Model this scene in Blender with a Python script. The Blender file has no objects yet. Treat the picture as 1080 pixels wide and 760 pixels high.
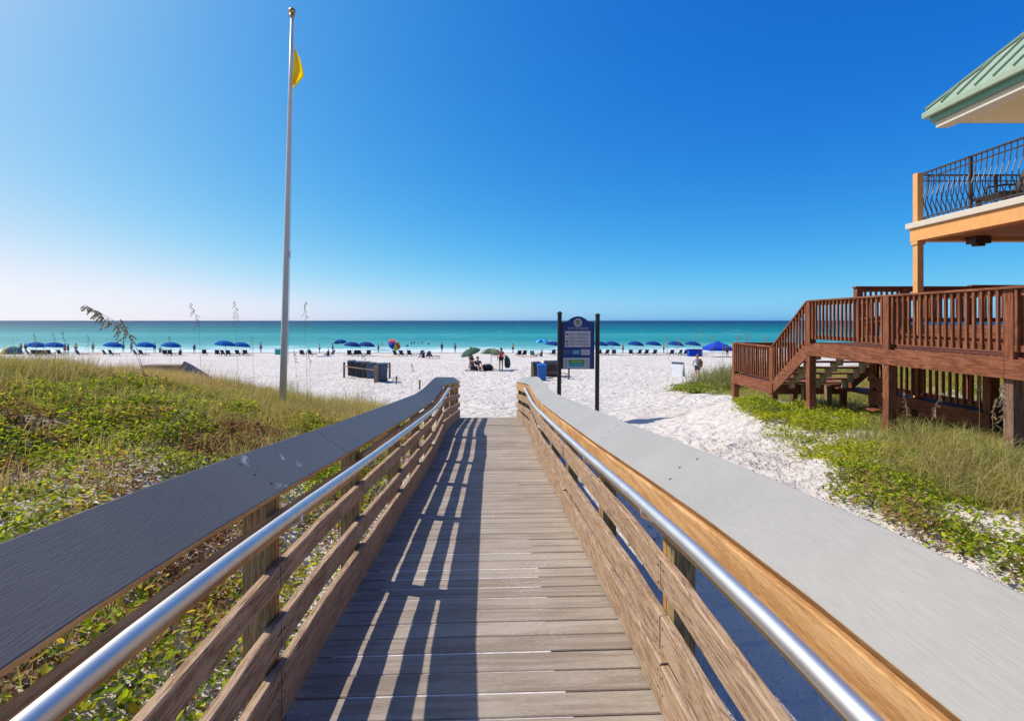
import bpy, math, random
import numpy as np
from mathutils import Vector, Matrix
random.seed(7); RS = np.random.RandomState(11)
PI = math.pi; R = math.radians
S = bpy.context.scene; C = S.collection
EZ = 5.6                                   # eye height above the sea
F = 550.0; HX = 540.0; HY = 338.0          # focal length, axis and horizon in photo pixels

# ---------------------------------------------------------------- camera, sky, sun
cam = bpy.data.cameras.new('camera'); co = bpy.data.objects.new('camera', cam); C.objects.link(co)
co.location = (0, 0, EZ); co.rotation_euler = (R(90), 0, 0)
cam.sensor_width = 36; cam.lens = 36*F/1080; cam.shift_y = -(380-HY)/1080
cam.clip_start = 0.05; cam.clip_end = 90000
S.camera = co
SUN_EL = 49.0; SUN_AZ = 18.5               # azimuth: degrees ahead of camera-left
W = bpy.data.worlds.new('World'); S.world = W; W.use_nodes = True
nt = W.node_tree; nt.nodes.clear()
sky = nt.nodes.new('ShaderNodeTexSky'); sky.sky_type = 'NISHITA'; sky.sun_disc = False
sky.sun_elevation = R(SUN_EL); sky.sun_rotation = R(-(90-SUN_AZ))
sky.altitude = 0; sky.air_density = 0.3; sky.dust_density = 1.0; sky.ozone_density = 8.0
bg = nt.nodes.new('ShaderNodeBackground'); bg.inputs['Strength'].default_value = 0.10
wo = nt.nodes.new('ShaderNodeOutputWorld')
# the photo's strong sky contrast: a tone curve per channel
spr = nt.nodes.new('ShaderNodeSeparateColor'); cmb = nt.nodes.new('ShaderNodeCombineColor')
nt.links.new(sky.outputs[0], spr.inputs[0])
for ch, (kk, g) in enumerate(((13.3, 2.08), (3.0, 1.05), (2.15, .60))):
    m1 = nt.nodes.new('ShaderNodeMath'); m1.operation = 'MULTIPLY'; m1.inputs[1].default_value = .1
    m2 = nt.nodes.new('ShaderNodeMath'); m2.operation = 'POWER'; m2.inputs[1].default_value = g
    m3 = nt.nodes.new('ShaderNodeMath'); m3.operation = 'MULTIPLY'; m3.inputs[1].default_value = kk*10
    # soft shoulder instead of a hard clip: x / (1+(x/m)^3)^(1/3)
    lim = (9.2, 10.0, 10.4)[ch]
    q1 = nt.nodes.new('ShaderNodeMath'); q1.operation = 'DIVIDE'; q1.inputs[1].default_value = lim; nt.links.new(m3.outputs[0], q1.inputs[0])
    q2 = nt.nodes.new('ShaderNodeMath'); q2.operation = 'POWER'; q2.inputs[1].default_value = 3.0; nt.links.new(q1.outputs[0], q2.inputs[0])
    q3 = nt.nodes.new('ShaderNodeMath'); q3.operation = 'ADD'; q3.inputs[1].default_value = 1.0; nt.links.new(q2.outputs[0], q3.inputs[0])
    q4 = nt.nodes.new('ShaderNodeMath'); q4.operation = 'POWER'; q4.inputs[1].default_value = -1/3; nt.links.new(q3.outputs[0], q4.inputs[0])
    m4 = nt.nodes.new('ShaderNodeMath'); m4.operation = 'MULTIPLY'; nt.links.new(q4.outputs[0], m4.inputs[1])
    nt.links.new(spr.outputs[ch], m1.inputs[0]); nt.links.new(m1.outputs[0], m2.inputs[0]); nt.links.new(m2.outputs[0], m3.inputs[0]); nt.links.new(m3.outputs[0], m4.inputs[0]); nt.links.new(m4.outputs[0], cmb.inputs[ch])
nt.links.new(cmb.outputs[0], bg.inputs[0]); nt.links.new(bg.outputs[0], wo.inputs[0])
sl = bpy.data.lights.new('sun', 'SUN'); sl.energy = 4.9; sl.angle = R(0.5); sl.color = (1.0, 0.935, 0.85)
so = bpy.data.objects.new('sun', sl); C.objects.link(so)
sd = Vector((-math.cos(R(SUN_AZ))*math.cos(R(SUN_EL)), math.sin(R(SUN_AZ))*math.cos(R(SUN_EL)), math.sin(R(SUN_EL))))
so.rotation_euler = sd.to_track_quat('Z', 'Y').to_euler(); so.location = sd*60
S.view_settings.view_transform = 'Standard'; S.view_settings.look = 'None'
S.view_settings.exposure = 0.0; S.view_settings.gamma = 1.0; S.view_settings.use_curve_mapping = False
S.render.engine = 'CYCLES'
S.cycles.max_bounces = 6; S.cycles.diffuse_bounces = 3; S.cycles.transparent_max_bounces = 8

# ---------------------------------------------------------------- helpers
def at(px, py, D):
    return Vector(((px-HX)/F*D, D, EZ-(py-HY)/F*D))

class MB:
    def __init__(s): s.v = []; s.f = []; s.m = []
    def add(s, vs, fs, m=0):
        o = len(s.v); s.v += [tuple(v) for v in vs]
        for f in fs: s.f.append(tuple(i+o for i in f)); s.m.append(m)
        return s
    def box(s, x0, x1, y0, y1, z0, z1, m=0):
        vs = [(x, y, z) for z in (z0, z1) for y in (y0, y1) for x in (x0, x1)]
        return s.add(vs, [(0,2,3,1),(4,5,7,6),(0,1,5,4),(2,6,7,3),(0,4,6,2),(1,3,7,5)], m)
    def beam(s, a, b, w, h, m=0, up=(0,0,1)):
        a = Vector(a); b = Vector(b); d = (b-a).normalized(); u = Vector(up)
        if abs(d.dot(u)) > .99: u = Vector((0,1,0))
        r = d.cross(u).normalized()*(w/2); t = r.cross(d).normalized()*(h/2)
        vs = [p+i*r+j*t for p in (a, b) for i, j in ((-1,-1),(1,-1),(1,1),(-1,1))]
        return s.add(vs, [(0,1,2,3),(7,6,5,4),(0,4,5,1),(1,5,6,2),(2,6,7,3),(3,7,4,0)], m)
    def tube(s, pts, r, n=8, m=0, cap=True):
        pts = [Vector(p) for p in pts]; rr = r if isinstance(r, (list, tuple)) else [r]*len(pts)
        o = len(s.v); ref = None
        for i, p in enumerate(pts):
            d = (pts[min(i+1, len(pts)-1)]-pts[max(i-1, 0)]).normalized()
            if ref is None: ref = d.cross(Vector((0.13,0.2,1)) if abs(d.z) < .95 else Vector((1,0.1,0))).normalized()
            ref = (ref - d*ref.dot(d)).normalized(); q = d.cross(ref)
            for k in range(n):
                a = 2*PI*k/n; s.v.append(tuple(p+(ref*math.cos(a)+q*math.sin(a))*rr[i]))
        for i in range(len(pts)-1):
            for k in range(n):
                s.f.append((o+i*n+k, o+i*n+(k+1)%n, o+(i+1)*n+(k+1)%n, o+(i+1)*n+k)); s.m.append(m)
        if cap:
            s.f.append(tuple(o+k for k in reversed(range(n)))); s.m.append(m)
            e = o+(len(pts)-1)*n; s.f.append(tuple(e+k for k in range(n))); s.m.append(m)
        return s
    def sweep(s, nodes, sec, m=0, mats=None):
        """closed section [(lateral, dh)] carried along nodes [(y, z)]"""
        n = len(sec); o = len(s.v)
        for y, z in nodes:
            for l, dh in sec: s.v.append((l, y, z+dh))
        for i in range(len(nodes)-1):
            for k in range(n):
                s.f.append((o+i*n+k, o+(i+1)*n+k, o+(i+1)*n+(k+1)%n, o+i*n+(k+1)%n)); s.m.append(mats[k] if mats else m)
        s.f.append(tuple(o+k for k in range(n))); s.m.append(mats[-1] if mats else m)
        e = o+(len(nodes)-1)*n; s.f.append(tuple(e+k for k in reversed(range(n)))); s.m.append(mats[-1] if mats else m)
        return s
    def sphere(s, c, r, n=12, k=8, sc=(1,1,1), m=0):
        c = Vector(c); vs = [c+Vector((0,0,r*sc[2]))]; fs = []
        for i in range(1, k):
            t = PI*i/k
            for j in range(n):
                a = 2*PI*j/n; vs.append(c+Vector((r*sc[0]*math.sin(t)*math.cos(a), r*sc[1]*math.sin(t)*math.sin(a), r*sc[2]*math.cos(t))))
        vs.append(c-Vector((0,0,r*sc[2])))
        for j in range(n): fs.append((0, 1+j, 1+(j+1)%n))
        for i in range(k-2):
            for j in range(n): fs.append((1+i*n+j, 1+(i+1)*n+j, 1+(i+1)*n+(j+1)%n, 1+i*n+(j+1)%n))
        e = len(vs)-1
        for j in range(n): fs.append((e, 1+(k-2)*n+(j+1)%n, 1+(k-2)*n+j))
        return s.add(vs, fs, m)
    def build(s, name, mats, parent=None, smooth=False, bevel=0, loc=None):
        me = bpy.data.meshes.new(name); me.from_pydata(s.v, [], s.f)
        mats = mats if isinstance(mats, (list, tuple)) else [mats]
        for x in mats: me.materials.append(x)
        if len(mats) > 1: me.polygons.foreach_set('material_index', s.m)
        import bmesh
        b = bmesh.new(); b.from_mesh(me); bmesh.ops.recalc_face_normals(b, faces=b.faces); b.to_mesh(me); b.free()
        if smooth: me.polygons.foreach_set('use_smooth', [True]*len(me.polygons))
        o = bpy.data.objects.new(name, me); C.objects.link(o)
        if parent: o.parent = parent
        if loc: o.location = loc
        if bevel:
            md = o.modifiers.new('bevel', 'BEVEL'); md.width = bevel; md.segments = 2; md.limit_method = 'ANGLE'; md.angle_limit = R(40)
        return o

def tag(o, label=None, cat=None, group=None, kind=None):
    if label: o['label'] = label
    if cat: o['category'] = cat
    if group: o['group'] = group
    if kind: o['kind'] = kind
    return o
def empty(name, loc, rz=0):
    o = bpy.data.objects.new(name, None); C.objects.link(o); o.location = loc; o.rotation_euler = (0,0,rz)
    o.empty_display_size = .2
    return o
def copy_tree(o, parent=None):
    c = o.copy(); C.objects.link(c); c.parent = parent
    for ch in list(o.children): copy_tree(ch, c)
    return c

# ---------------------------------------------------------------- materials
def newmat(name):
    m = bpy.data.materials.new(name); m.use_nodes = True; n = m.node_tree
    return m, n, n.nodes['Principled BSDF'], n.links.new
def setspec(b, v): b.inputs['Specular IOR Level'].default_value = v
def plain(name, col, rough=.6, metal=0, spec=.4, var=.12, vs=6.0, bump=0.0, bs=40.0):
    m, n, b, L = newmat(name)
    tc = n.nodes.new('ShaderNodeTexCoord'); nz = n.nodes.new('ShaderNodeTexNoise'); nz.inputs['Scale'].default_value = vs; nz.inputs['Detail'].default_value = 5
    L(tc.outputs['Object'], nz.inputs['Vector'])
    mr = n.nodes.new('ShaderNodeMapRange'); mr.inputs[1].default_value = .3; mr.inputs[2].default_value = .7
    mr.inputs[3].default_value = 1-var; mr.inputs[4].default_value = 1+var
    L(nz.outputs['Fac'], mr.inputs[0])
    mx = n.nodes.new('ShaderNodeVectorMath'); mx.operation = 'SCALE'; mx.inputs[0].default_value = col
    L(mr.outputs[0], mx.inputs['Scale']); L(mx.outputs[0], b.inputs['Base Color'])
    b.inputs['Roughness'].default_value = rough; b.inputs['Metallic'].default_value = metal; setspec(b, spec)
    if bump:
        n2 = n.nodes.new('ShaderNodeTexNoise'); n2.inputs['Scale'].default_value = bs; L(tc.outputs['Object'], n2.inputs['Vector'])
        bp = n.nodes.new('ShaderNodeBump'); bp.inputs['Strength'].default_value = .6; bp.inputs['Distance'].default_value = bump
        L(n2.outputs['Fac'], bp.inputs['Height']); L(bp.outputs[0], b.inputs['Normal'])
    return m
def ramp(n, stops):
    r = n.nodes.new('ShaderNodeValToRGB'); e = r.color_ramp.elements
    while len(e) < len(stops): e.new(.5)
    for i, (p, c) in enumerate(stops): e[i].position = p; e[i].color = (c[0], c[1], c[2], 1)
    return r
def wood(name, dark, mid, light, axis='Y', gs=1.0, rough=.75, spec=.2, island=.22, knots=True, bumpd=.0015, rings=1.0, stain=.35):
    """grain along one object axis; each board (mesh island) has its own tone"""
    m, n, b, L = newmat(name)
    tc = n.nodes.new('ShaderNodeTexCoord'); geo = n.nodes.new('ShaderNodeNewGeometry')
    off = n.nodes.new('ShaderNodeVectorMath'); off.operation = 'MULTIPLY_ADD'
    cmb = n.nodes.new('ShaderNodeCombineXYZ')
    for i in range(3): L(geo.outputs['Random Per Island'], cmb.inputs[i])
    L(cmb.outputs[0], off.inputs[0]); off.inputs[1].default_value = (13.7, 41.3, 29.1); L(tc.outputs['Object'], off.inputs[2])
    st = {'X': (.07,1,1), 'Y': (1,.07,1), 'Z': (1,1,.07)}[axis]
    mp = n.nodes.new('ShaderNodeVectorMath'); mp.operation = 'MULTIPLY'; mp.inputs[1].default_value = tuple(v*gs for v in st)
    L(off.outputs[0], mp.inputs[0])
    big = n.nodes.new('ShaderNodeTexNoise'); big.inputs['Scale'].default_value = 9; big.inputs['Detail'].default_value = 2; L(mp.outputs[0], big.inputs['Vector'])
    mul = n.nodes.new('ShaderNodeMath'); mul.operation = 'MULTIPLY'; mul.inputs[1].default_value = 52*rings; L(big.outputs['Fac'], mul.inputs[0])
    sn = n.nodes.new('ShaderNodeMath'); sn.operation = 'SINE'; L(mul.outputs[0], sn.inputs[0])
    fine = n.nodes.new('ShaderNodeTexNoise'); fine.inputs['Scale'].default_value = 170; fine.inputs['Detail'].default_value = 6; fine.inputs['Roughness'].default_value = .65
    L(mp.outputs[0], fine.inputs['Vector'])
    a = n.nodes.new('ShaderNodeMath'); a.operation = 'MULTIPLY_ADD'; a.inputs[1].default_value = .10; L(sn.outputs[0], a.inputs[0]); L(fine.outputs['Fac'], a.inputs[2])
    blot = n.nodes.new('ShaderNodeTexNoise'); blot.inputs['Scale'].default_value = 3.5; blot.inputs['Detail'].default_value = 6; L(off.outputs[0], blot.inputs['Vector'])
    a2 = n.nodes.new('ShaderNodeMath'); a2.operation = 'MULTIPLY_ADD'; a2.inputs[1].default_value = stain; L(blot.outputs['Fac'], a2.inputs[0]); L(a.outputs[0], a2.inputs[2])
    isl = n.nodes.new('ShaderNodeMath'); isl.operation = 'MULTIPLY_ADD'; isl.inputs[1].default_value = island; L(geo.outputs['Random Per Island'], isl.inputs[0]); L(a2.outputs[0], isl.inputs[2])
    sub = n.nodes.new('ShaderNodeMath'); sub.operation = 'SUBTRACT'; sub.inputs[1].default_value = stain*.5+island*.5; L(isl.outputs[0], sub.inputs[0])
    r = ramp(n, [(.34, dark), (.5, mid), (.67, light)]); L(sub.outputs[0], r.inputs[0])
    L(r.outputs[0], b.inputs['Base Color'])
    b.inputs['Roughness'].default_value = rough; setspec(b, spec)
    bp = n.nodes.new('ShaderNodeBump'); bp.inputs['Strength'].default_value = .8; bp.inputs['Distance'].default_value = bumpd
    L(a.outputs[0], bp.inputs['Height']); L(bp.outputs[0], b.inputs['Normal'])
    return m

def sandy(m, lo=.60):
    n = m.node_tree; b = n.nodes['Principled BSDF']; L = n.links.new; src = b.inputs['Base Color'].links[0].from_socket
    tc = n.nodes.new('ShaderNodeTexCoord'); a = n.nodes.new('ShaderNodeTexNoise'); a.inputs['Scale'].default_value = 55; a.inputs['Detail'].default_value = 7; a.inputs['Roughness'].default_value = .75; L(tc.outputs['Object'], a.inputs['Vector'])
    c = n.nodes.new('ShaderNodeTexNoise'); c.inputs['Scale'].default_value = 1.8; c.inputs['Detail'].default_value = 4; L(tc.outputs['Object'], c.inputs['Vector'])
    s_ = n.nodes.new('ShaderNodeMath'); s_.operation = 'MULTIPLY_ADD'; s_.inputs[1].default_value = .5; L(c.outputs['Fac'], s_.inputs[0]); L(a.outputs['Fac'], s_.inputs[2])
    t = n.nodes.new('ShaderNodeMapRange'); t.inputs[1].default_value = lo+.25; t.inputs[2].default_value = lo+.38; t.inputs[4].default_value = .75; L(s_.outputs[0], t.inputs[0])
    x = n.nodes.new('ShaderNodeMix'); x.data_type = 'RGBA'; x.inputs[7].default_value = (.55,.50,.44,1); L(t.outputs[0], x.inputs[0]); L(src, x.inputs[6]); L(x.outputs[2], b.inputs['Base Color']); return m
M = {}
M['deck'] = wood('weathered_deck_wood', (.245,.192,.145), (.325,.265,.205), (.385,.325,.26), 'X', gs=2.6, island=.22, rings=.25, stain=.3, bumpd=.0008)
M['rail_wood'] = wood('weathered_rail_wood', (.17,.098,.056), (.36,.235,.145), (.47,.335,.225), 'Y', gs=3.0, island=.16, rings=.7, bumpd=.0014, stain=.22)
M['stained'] = wood('orange_stained_wood', (.36,.18,.065), (.50,.275,.11), (.59,.36,.17), 'Y', gs=2.2, island=.10, rings=.4)
M['stained_v'] = wood('orange_stained_post', (.28,.12,.03), (.45,.215,.06), (.56,.30,.10), 'Z', gs=1.5, island=.10)
M['treated_v'] = wood('pressure_treated_post', (.15,.10,.045), (.27,.19,.09), (.36,.27,.14), 'Z', gs=2.0, island=.12)
M['red_wood_y'] = wood('red_brown_stained_wood', (.125,.041,.019), (.228,.078,.036), (.30,.115,.058), 'Y', island=.12, stain=.3)
M['red_wood_x'] = wood('red_brown_stained_wood_cross', (.125,.041,.019), (.228,.078,.036), (.30,.115,.058), 'X', island=.12, stain=.3)
M['red_wood_z'] = wood('red_brown_stained_post', (.125,.041,.019), (.228,.078,.036), (.30,.115,.058), 'Z', island=.12, stain=.3)
M['raw_wood'] = wood('unpainted_tread_wood', (.30,.22,.12), (.46,.36,.21), (.58,.48,.32), 'X', island=.12)
M['grey_post'] = wood('grey_weathered_post', (.14,.075,.05), (.22,.125,.085), (.30,.19,.14), 'Z', island=.12)

sandy(M['deck'])
def cap_paint(name, col, wear, wearcol):
    m, n, b, L = newmat(name)
    tc = n.nodes.new('ShaderNodeTexCoord')
    mp = n.nodes.new('ShaderNodeVectorMath'); mp.operation = 'MULTIPLY'; mp.inputs[1].default_value = (1,.05,1); L(tc.outputs['Object'], mp.inputs[0])
    f = n.nodes.new('ShaderNodeTexNoise'); f.inputs['Scale'].default_value = 300; f.inputs['Detail'].default_value = 5; L(mp.outputs[0], f.inputs['Vector'])
    g = n.nodes.new('ShaderNodeTexNoise'); g.inputs['Scale'].default_value = 2.2; g.inputs['Detail'].default_value = 8; g.inputs['Roughness'].default_value = .6; L(tc.outputs['Object'], g.inputs['Vector'])
    r = ramp(n, [(.3, tuple(c*.86 for c in col)), (.7, tuple(c*1.14 for c in col))])
    ad = n.nodes.new('ShaderNodeMath'); ad.operation = 'MULTIPLY_ADD'; ad.inputs[1].default_value = .5; L(f.outputs['Fac'], ad.inputs[0])
    ml = n.nodes.new('ShaderNodeMath'); ml.operation = 'MULTIPLY'; ml.inputs[1].default_value = .5; L(g.outputs['Fac'], ml.inputs[0]); L(ml.outputs[0], ad.inputs[2])
    L(ad.outputs[0], r.inputs[0])
    # scuffs and scratches
    w = n.nodes.new('ShaderNodeTexNoise'); w.inputs['Scale'].default_value = 14; w.inputs['Detail'].default_value = 9; w.inputs['Roughness'].default_value = .72; w.inputs['Distortion'].default_value = .6
    L(tc.outputs['Object'], w.inputs['Vector'])
    g2 = n.nodes.new('ShaderNodeTexNoise'); g2.inputs['Scale'].default_value = 1.7; L(tc.outputs['Object'], g2.inputs['Vector'])
    s2 = n.nodes.new('ShaderNodeMath'); s2.operation = 'MULTIPLY_ADD'; s2.inputs[1].default_value = .45; L(g2.outputs['Fac'], s2.inputs[0]); L(w.outputs['Fac'], s2.inputs[2])
    th = n.nodes.new('ShaderNodeMapRange'); th.inputs[1].default_value = wear; th.inputs[2].default_value = wear+.05; L(s2.outputs[0], th.inputs[0])
    mx = n.nodes.new('ShaderNodeMix'); mx.data_type = 'RGBA'; mx.inputs[7].default_value = (*wearcol, 1); L(th.outputs[0], mx.inputs[0]); L(r.outputs[0], mx.inputs[6])
    L(mx.outputs[2], b.inputs['Base Color'])
    b.inputs['Roughness'].default_value = .5; setspec(b, .35)
    bp = n.nodes.new('ShaderNodeBump'); bp.inputs['Strength'].default_value = .8; bp.inputs['Distance'].default_value = .0011
    L(f.outputs['Fac'], bp.inputs['Height']); L(bp.outputs[0], b.inputs['Normal'])
    return m
M['cap_shaded'] = cap_paint('shaded_grey_cap_paint', (.150,.134,.120), .91, (.42,.41,.40))  # left cap: shade from the grazing sun is painted into its darker grey
M['cap_sunlit'] = cap_paint('sunlit_grey_cap_paint', (.335,.312,.275), .90, (.60,.59,.56))  # right cap: same grey, painted lighter for the side facing the sun
M['galv'] = plain('galvanised_pipe', (.74,.71,.67), rough=.50, metal=1, var=.08, vs=9)
M['steel_dark'] = plain('dark_screw_hole', (.02,.02,.02), rough=.8)
M['pole'] = plain('cream_pole_paint', (.66,.59,.50), rough=.45, var=.08)
M['gold'] = plain('brass_ball', (.45,.25,.10), rough=.35, metal=.7)
M['flag'] = plain('yellow_flag_cloth', (.95,.58,.01), rough=.8, var=.05)
_m = M['flag']; _n = _m.node_tree; _t = _n.nodes.new('ShaderNodeBsdfTranslucent'); _t.inputs[0].default_value = (1,.62,.01,1); _x = _n.nodes.new('ShaderNodeMixShader'); _x.inputs[0].default_value = .55
_n.links.new(_n.nodes['Principled BSDF'].outputs[0], _x.inputs[1]); _n.links.new(_t.outputs[0], _x.inputs[2]); _n.links.new(_x.outputs[0], _n.nodes['Material Output'].inputs[0])
M['black'] = plain('black_post_paint', (.012,.012,.014), rough=.4, spec=.5)
M['navy_panel'] = plain('navy_sign_panel', (.009,.030,.17), rough=.45, var=.06)
M['white'] = plain('white_paint', (.74,.74,.74), rough=.5, var=.04)
M['sign_cream'] = plain('sign_board_cream', (.50,.46,.44), rough=.5, var=.05)
M['sign_red'] = plain('sign_red', (.45,.04,.03), rough=.5)
M['sign_grey'] = plain('sign_text_grey', (.20,.19,.24), rough=.6)
M['sign_green'] = plain('sign_green', (.03,.26,.07), rough=.5)
M['sign_teal'] = plain('sign_teal', (.04,.28,.36), rough=.5)
M['sign_gold'] = plain('sign_yellow', (.55,.36,.10), rough=.5)
M['stucco'] = plain('orange_stucco', (.72,.36,.13), rough=.85, spec=.15, var=.05, bump=.003, bs=90)
M['cream_trim'] = plain('cream_trim_paint', (.62,.53,.42), rough=.6, var=.03)
M['soffit'] = plain('cream_soffit', (.75,.58,.35), rough=.8, var=.04)
M['ceiling_wood'] = wood('balcony_ceiling_boards', (.30,.12,.05), (.42,.18,.08), (.50,.24,.12), 'X')
M['green_metal'] = plain('pale_green_metal_roof', (.31,.385,.26), rough=.45, spec=.5, var=.06)
M['green_dark'] = plain('green_fascia_metal', (.15,.28,.18), rough=.45, var=.06)
M['iron'] = plain('bronze_iron_railing', (.050,.030,.024), rough=.45, spec=.5)
M['wicker'] = plain('dark_wicker', (.035,.027,.022), rough=.6, bump=.004, bs=60)
M['glass'] = plain('window_glass', (.03,.05,.06), rough=.08, spec=.8)
M['canvas_blue'] = plain('blue_umbrella_canvas', (.006,.10,.34), spec=.08, rough=.9, var=.08)
M['canvas_navy'] = plain('navy_umbrella_canvas', (.012,.05,.20), spec=.08, rough=.9, var=.08)
M['canvas_sky'] = plain('light_blue_umbrella_canvas', (.08,.45,.75), spec=.08, rough=.9, var=.08)
M['canvas_olive'] = plain('faded_olive_canvas', (.20,.23,.11), rough=.85, var=.1)
M['canvas_green'] = plain('dark_green_canvas', (.03,.08,.045), rough=.85, var=.1)
M['canvas_royal'] = plain('royal_blue_canopy', (.014,.06,.44), spec=.08, rough=.9, var=.06)
M['c_yellow'] = plain('yellow_canvas', (.75,.50,.04), rough=.8); M['c_red'] = plain('red_canvas', (.60,.07,.04), rough=.8)
M['c_purple'] = plain('purple_canvas', (.16,.05,.35), rough=.8); M['c_white'] = plain('white_canvas', (.7,.7,.68), rough=.8)
M['c_orange'] = plain('orange_canvas', (.70,.22,.03), rough=.8)
M['chair_wood'] = plain('dark_chair_wood', (.06,.045,.04), rough=.7); M['chair_cloth'] = plain('dark_chair_cloth', (.012,.02,.045), rough=.85)
M['chair_teal'] = plain('teal_chair_cloth', (.01,.18,.19), rough=.85); M['chair_grey'] = plain('grey_chair_cloth', (.10,.10,.13), rough=.85)
M['bin_black'] = plain('charcoal_bin_plastic', (.030,.034,.042), rough=.5, spec=.4, var=.2); M['bin_blue'] = plain('blue_bin_plastic', (.012,.12,.42), rough=.5)
M['bin_slate'] = plain('slate_bin_plastic', (.07,.10,.15), rough=.5); M['bin_brown'] = plain('brown_bin_plastic', (.055,.040,.032), rough=.55)
M['corral'] = wood('weathered_corral_wood', (.14,.09,.06), (.25,.17,.12), (.34,.25,.18), 'Z')
M['skin'] = plain('skin', (.50,.27,.17), rough=.55, var=.05); M['skin_tan'] = plain('tanned_skin', (.33,.16,.09), rough=.55, var=.05)
M['hair'] = plain('dark_hair', (.02,.013,.010), rough=.6); M['hair_fair'] = plain('fair_hair', (.22,.13,.06), rough=.6)
M['coral'] = plain('coral_red_cloth', (.72,.06,.06), rough=.85); M['dark_cloth'] = plain('black_cloth', (.018,.016,.022), rough=.85)
M['blue_cloth'] = plain('pale_blue_cloth', (.42,.55,.72), rough=.85); M['navy_cloth'] = plain('navy_cloth', (.02,.05,.16), rough=.85)
M['green_bag'] = plain('dark_green_bag_cloth', (.035,.075,.06), rough=.85); M['brown_cloth'] = plain('brown_backpack_cloth', (.13,.075,.03), rough=.85)
M['hull'] = plain('slate_blue_hull', (.035,.045,.075), rough=.45, spec=.5, var=.2); M['hull_dark'] = plain('dark_hull_trim', (.012,.014,.02), rough=.6)
M['teal_plastic'] = plain('teal_plastic', (.01,.36,.36), rough=.5)

def attr_mat(name, transl=.35, rough=.5, spec=.35):
    m, n, b, L = newmat(name)
    a = n.nodes.new('ShaderNodeAttribute'); a.attribute_name = 'tone'
    L(a.outputs['Color'], b.inputs['Base Color']); b.inputs['Roughness'].default_value = rough; setspec(b, spec)
    t = n.nodes.new('ShaderNodeBsdfTranslucent'); hv = n.nodes.new('ShaderNodeHueSaturation'); hv.inputs['Value'].default_value = 1.5; hv.inputs['Hue'].default_value = .49
    L(a.outputs['Color'], hv.inputs['Color']); L(hv.outputs[0], t.inputs[0])
    mx = n.nodes.new('ShaderNodeMixShader'); mx.inputs[0].default_value = transl
    L(b.outputs[0], mx.inputs[1]); L(t.outputs[0], mx.inputs[2]); L(mx.outputs[0], n.nodes['Material Output'].inputs[0])
    return m
M['leaf'] = attr_mat('vine_leaf', .42, .6, .15); M['grass'] = attr_mat('dune_grass_blade', .35, .6, .15)
M['oat'] = plain('sea_oat_seed', (.40,.27,.14), rough=.8, var=.2, vs=60); M['oat_stem'] = plain('sea_oat_stem', (.36,.27,.12), rough=.7)

# ---------------------------------------------------------------- terrain
def hash2(ix, iy, seed):
    h = (ix.astype(np.int64)*374761393 + iy.astype(np.int64)*668265263 + seed*974634777) & 0xFFFFFFFF
    h = ((h ^ (h >> 13))*1274126177) & 0xFFFFFFFF
    return ((h ^ (h >> 16)) & 0xFFFF)/65535.0
def vn(x, y, s=1.0, seed=0):
    x = np.asarray(x, float)/s; y = np.asarray(y, float)/s
    ix = np.floor(x); iy = np.floor(y); fx = x-ix; fy = y-iy; fx = fx*fx*(3-2*fx); fy = fy*fy*(3-2*fy)
    a = hash2(ix, iy, seed); b = hash2(ix+1, iy, seed); c = hash2(ix, iy+1, seed); d = hash2(ix+1, iy+1, seed)
    return (a*(1-fx)+b*fx)*(1-fy)+(c*(1-fx)+d*fx)*fy
def fbm(x, y, s, seed, k=3):
    t = 0; a = 1; n = 0
    for i in range(k): t = t+a*vn(x, y, s/2**i, seed+i*17); n += a; a *= .5
    return t/n
def sm(a, b, x):
    t = np.clip((x-a)/(b-a), 0, 1); return t*t*(3-2*t)
BH = [(-80,2.25),(0,2.14),(8,2.36),(14.2,2.67),(20,3.15),(28,3.62),(42,3.84),(60,4.5),(78,5.15),(92,5.58),(110,6.5),(200,9.5)]
YAW = R(2.32)
def Hh(X, Y):
    X = np.asarray(X, float); Y = np.asarray(Y, float)
    h = np.interp(Y, [b[0] for b in BH], [b[1] for b in BH])
    xr = X + Y*math.sin(YAW)                        # lateral from the ramp axis
    veg = sm(.9, 1.6, np.abs(xr))
    Lm = sm(1.0, 9.5, -xr-np.clip((Y-9)*.28, 0, 5)); Le = 1-sm(15.0, 24, Y+.5*np.sin(X*.35))
    A = Lm*1.12*Le + sm(1.0, 3.0, -xr)*.28*(1-sm(9, 16, Y))
    Rm = sm(2.2, 6.5, xr-np.clip((Y-10)*.25, 0, 4)); Re = 1-sm(22, 30, Y)
    A = A + Rm*.30*Re + sm(8.5, 15, xr)*.75*(1-sm(26, 36, Y))
    A = A + .26*np.exp(-((X-5.6)**2/1.6+(Y-12.6)**2/3.0))        # sand mound in front of the stairs
    bump = ((fbm(X, Y, 3.0, 5)-.5)*.30+(fbm(X, Y, .9, 6, 2)-.5)*.16)*veg*np.clip(A*2, 0, 1)
    foot = (fbm(X, Y, .55, 9, 2)-.5)*(.15+.10*(1-sm(9,13,Y))*(1-sm(2.2,3.5,np.abs(X))))*sm(1.1, 2.0, np.abs(xr)+sm(14, 15.5, Y)*3)*(1-sm(50, 80, Y))
    return h - A - bump - foot
def gz(X, Y): return float(EZ-Hh(np.array([X]), np.array([Y]))[0])

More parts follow.
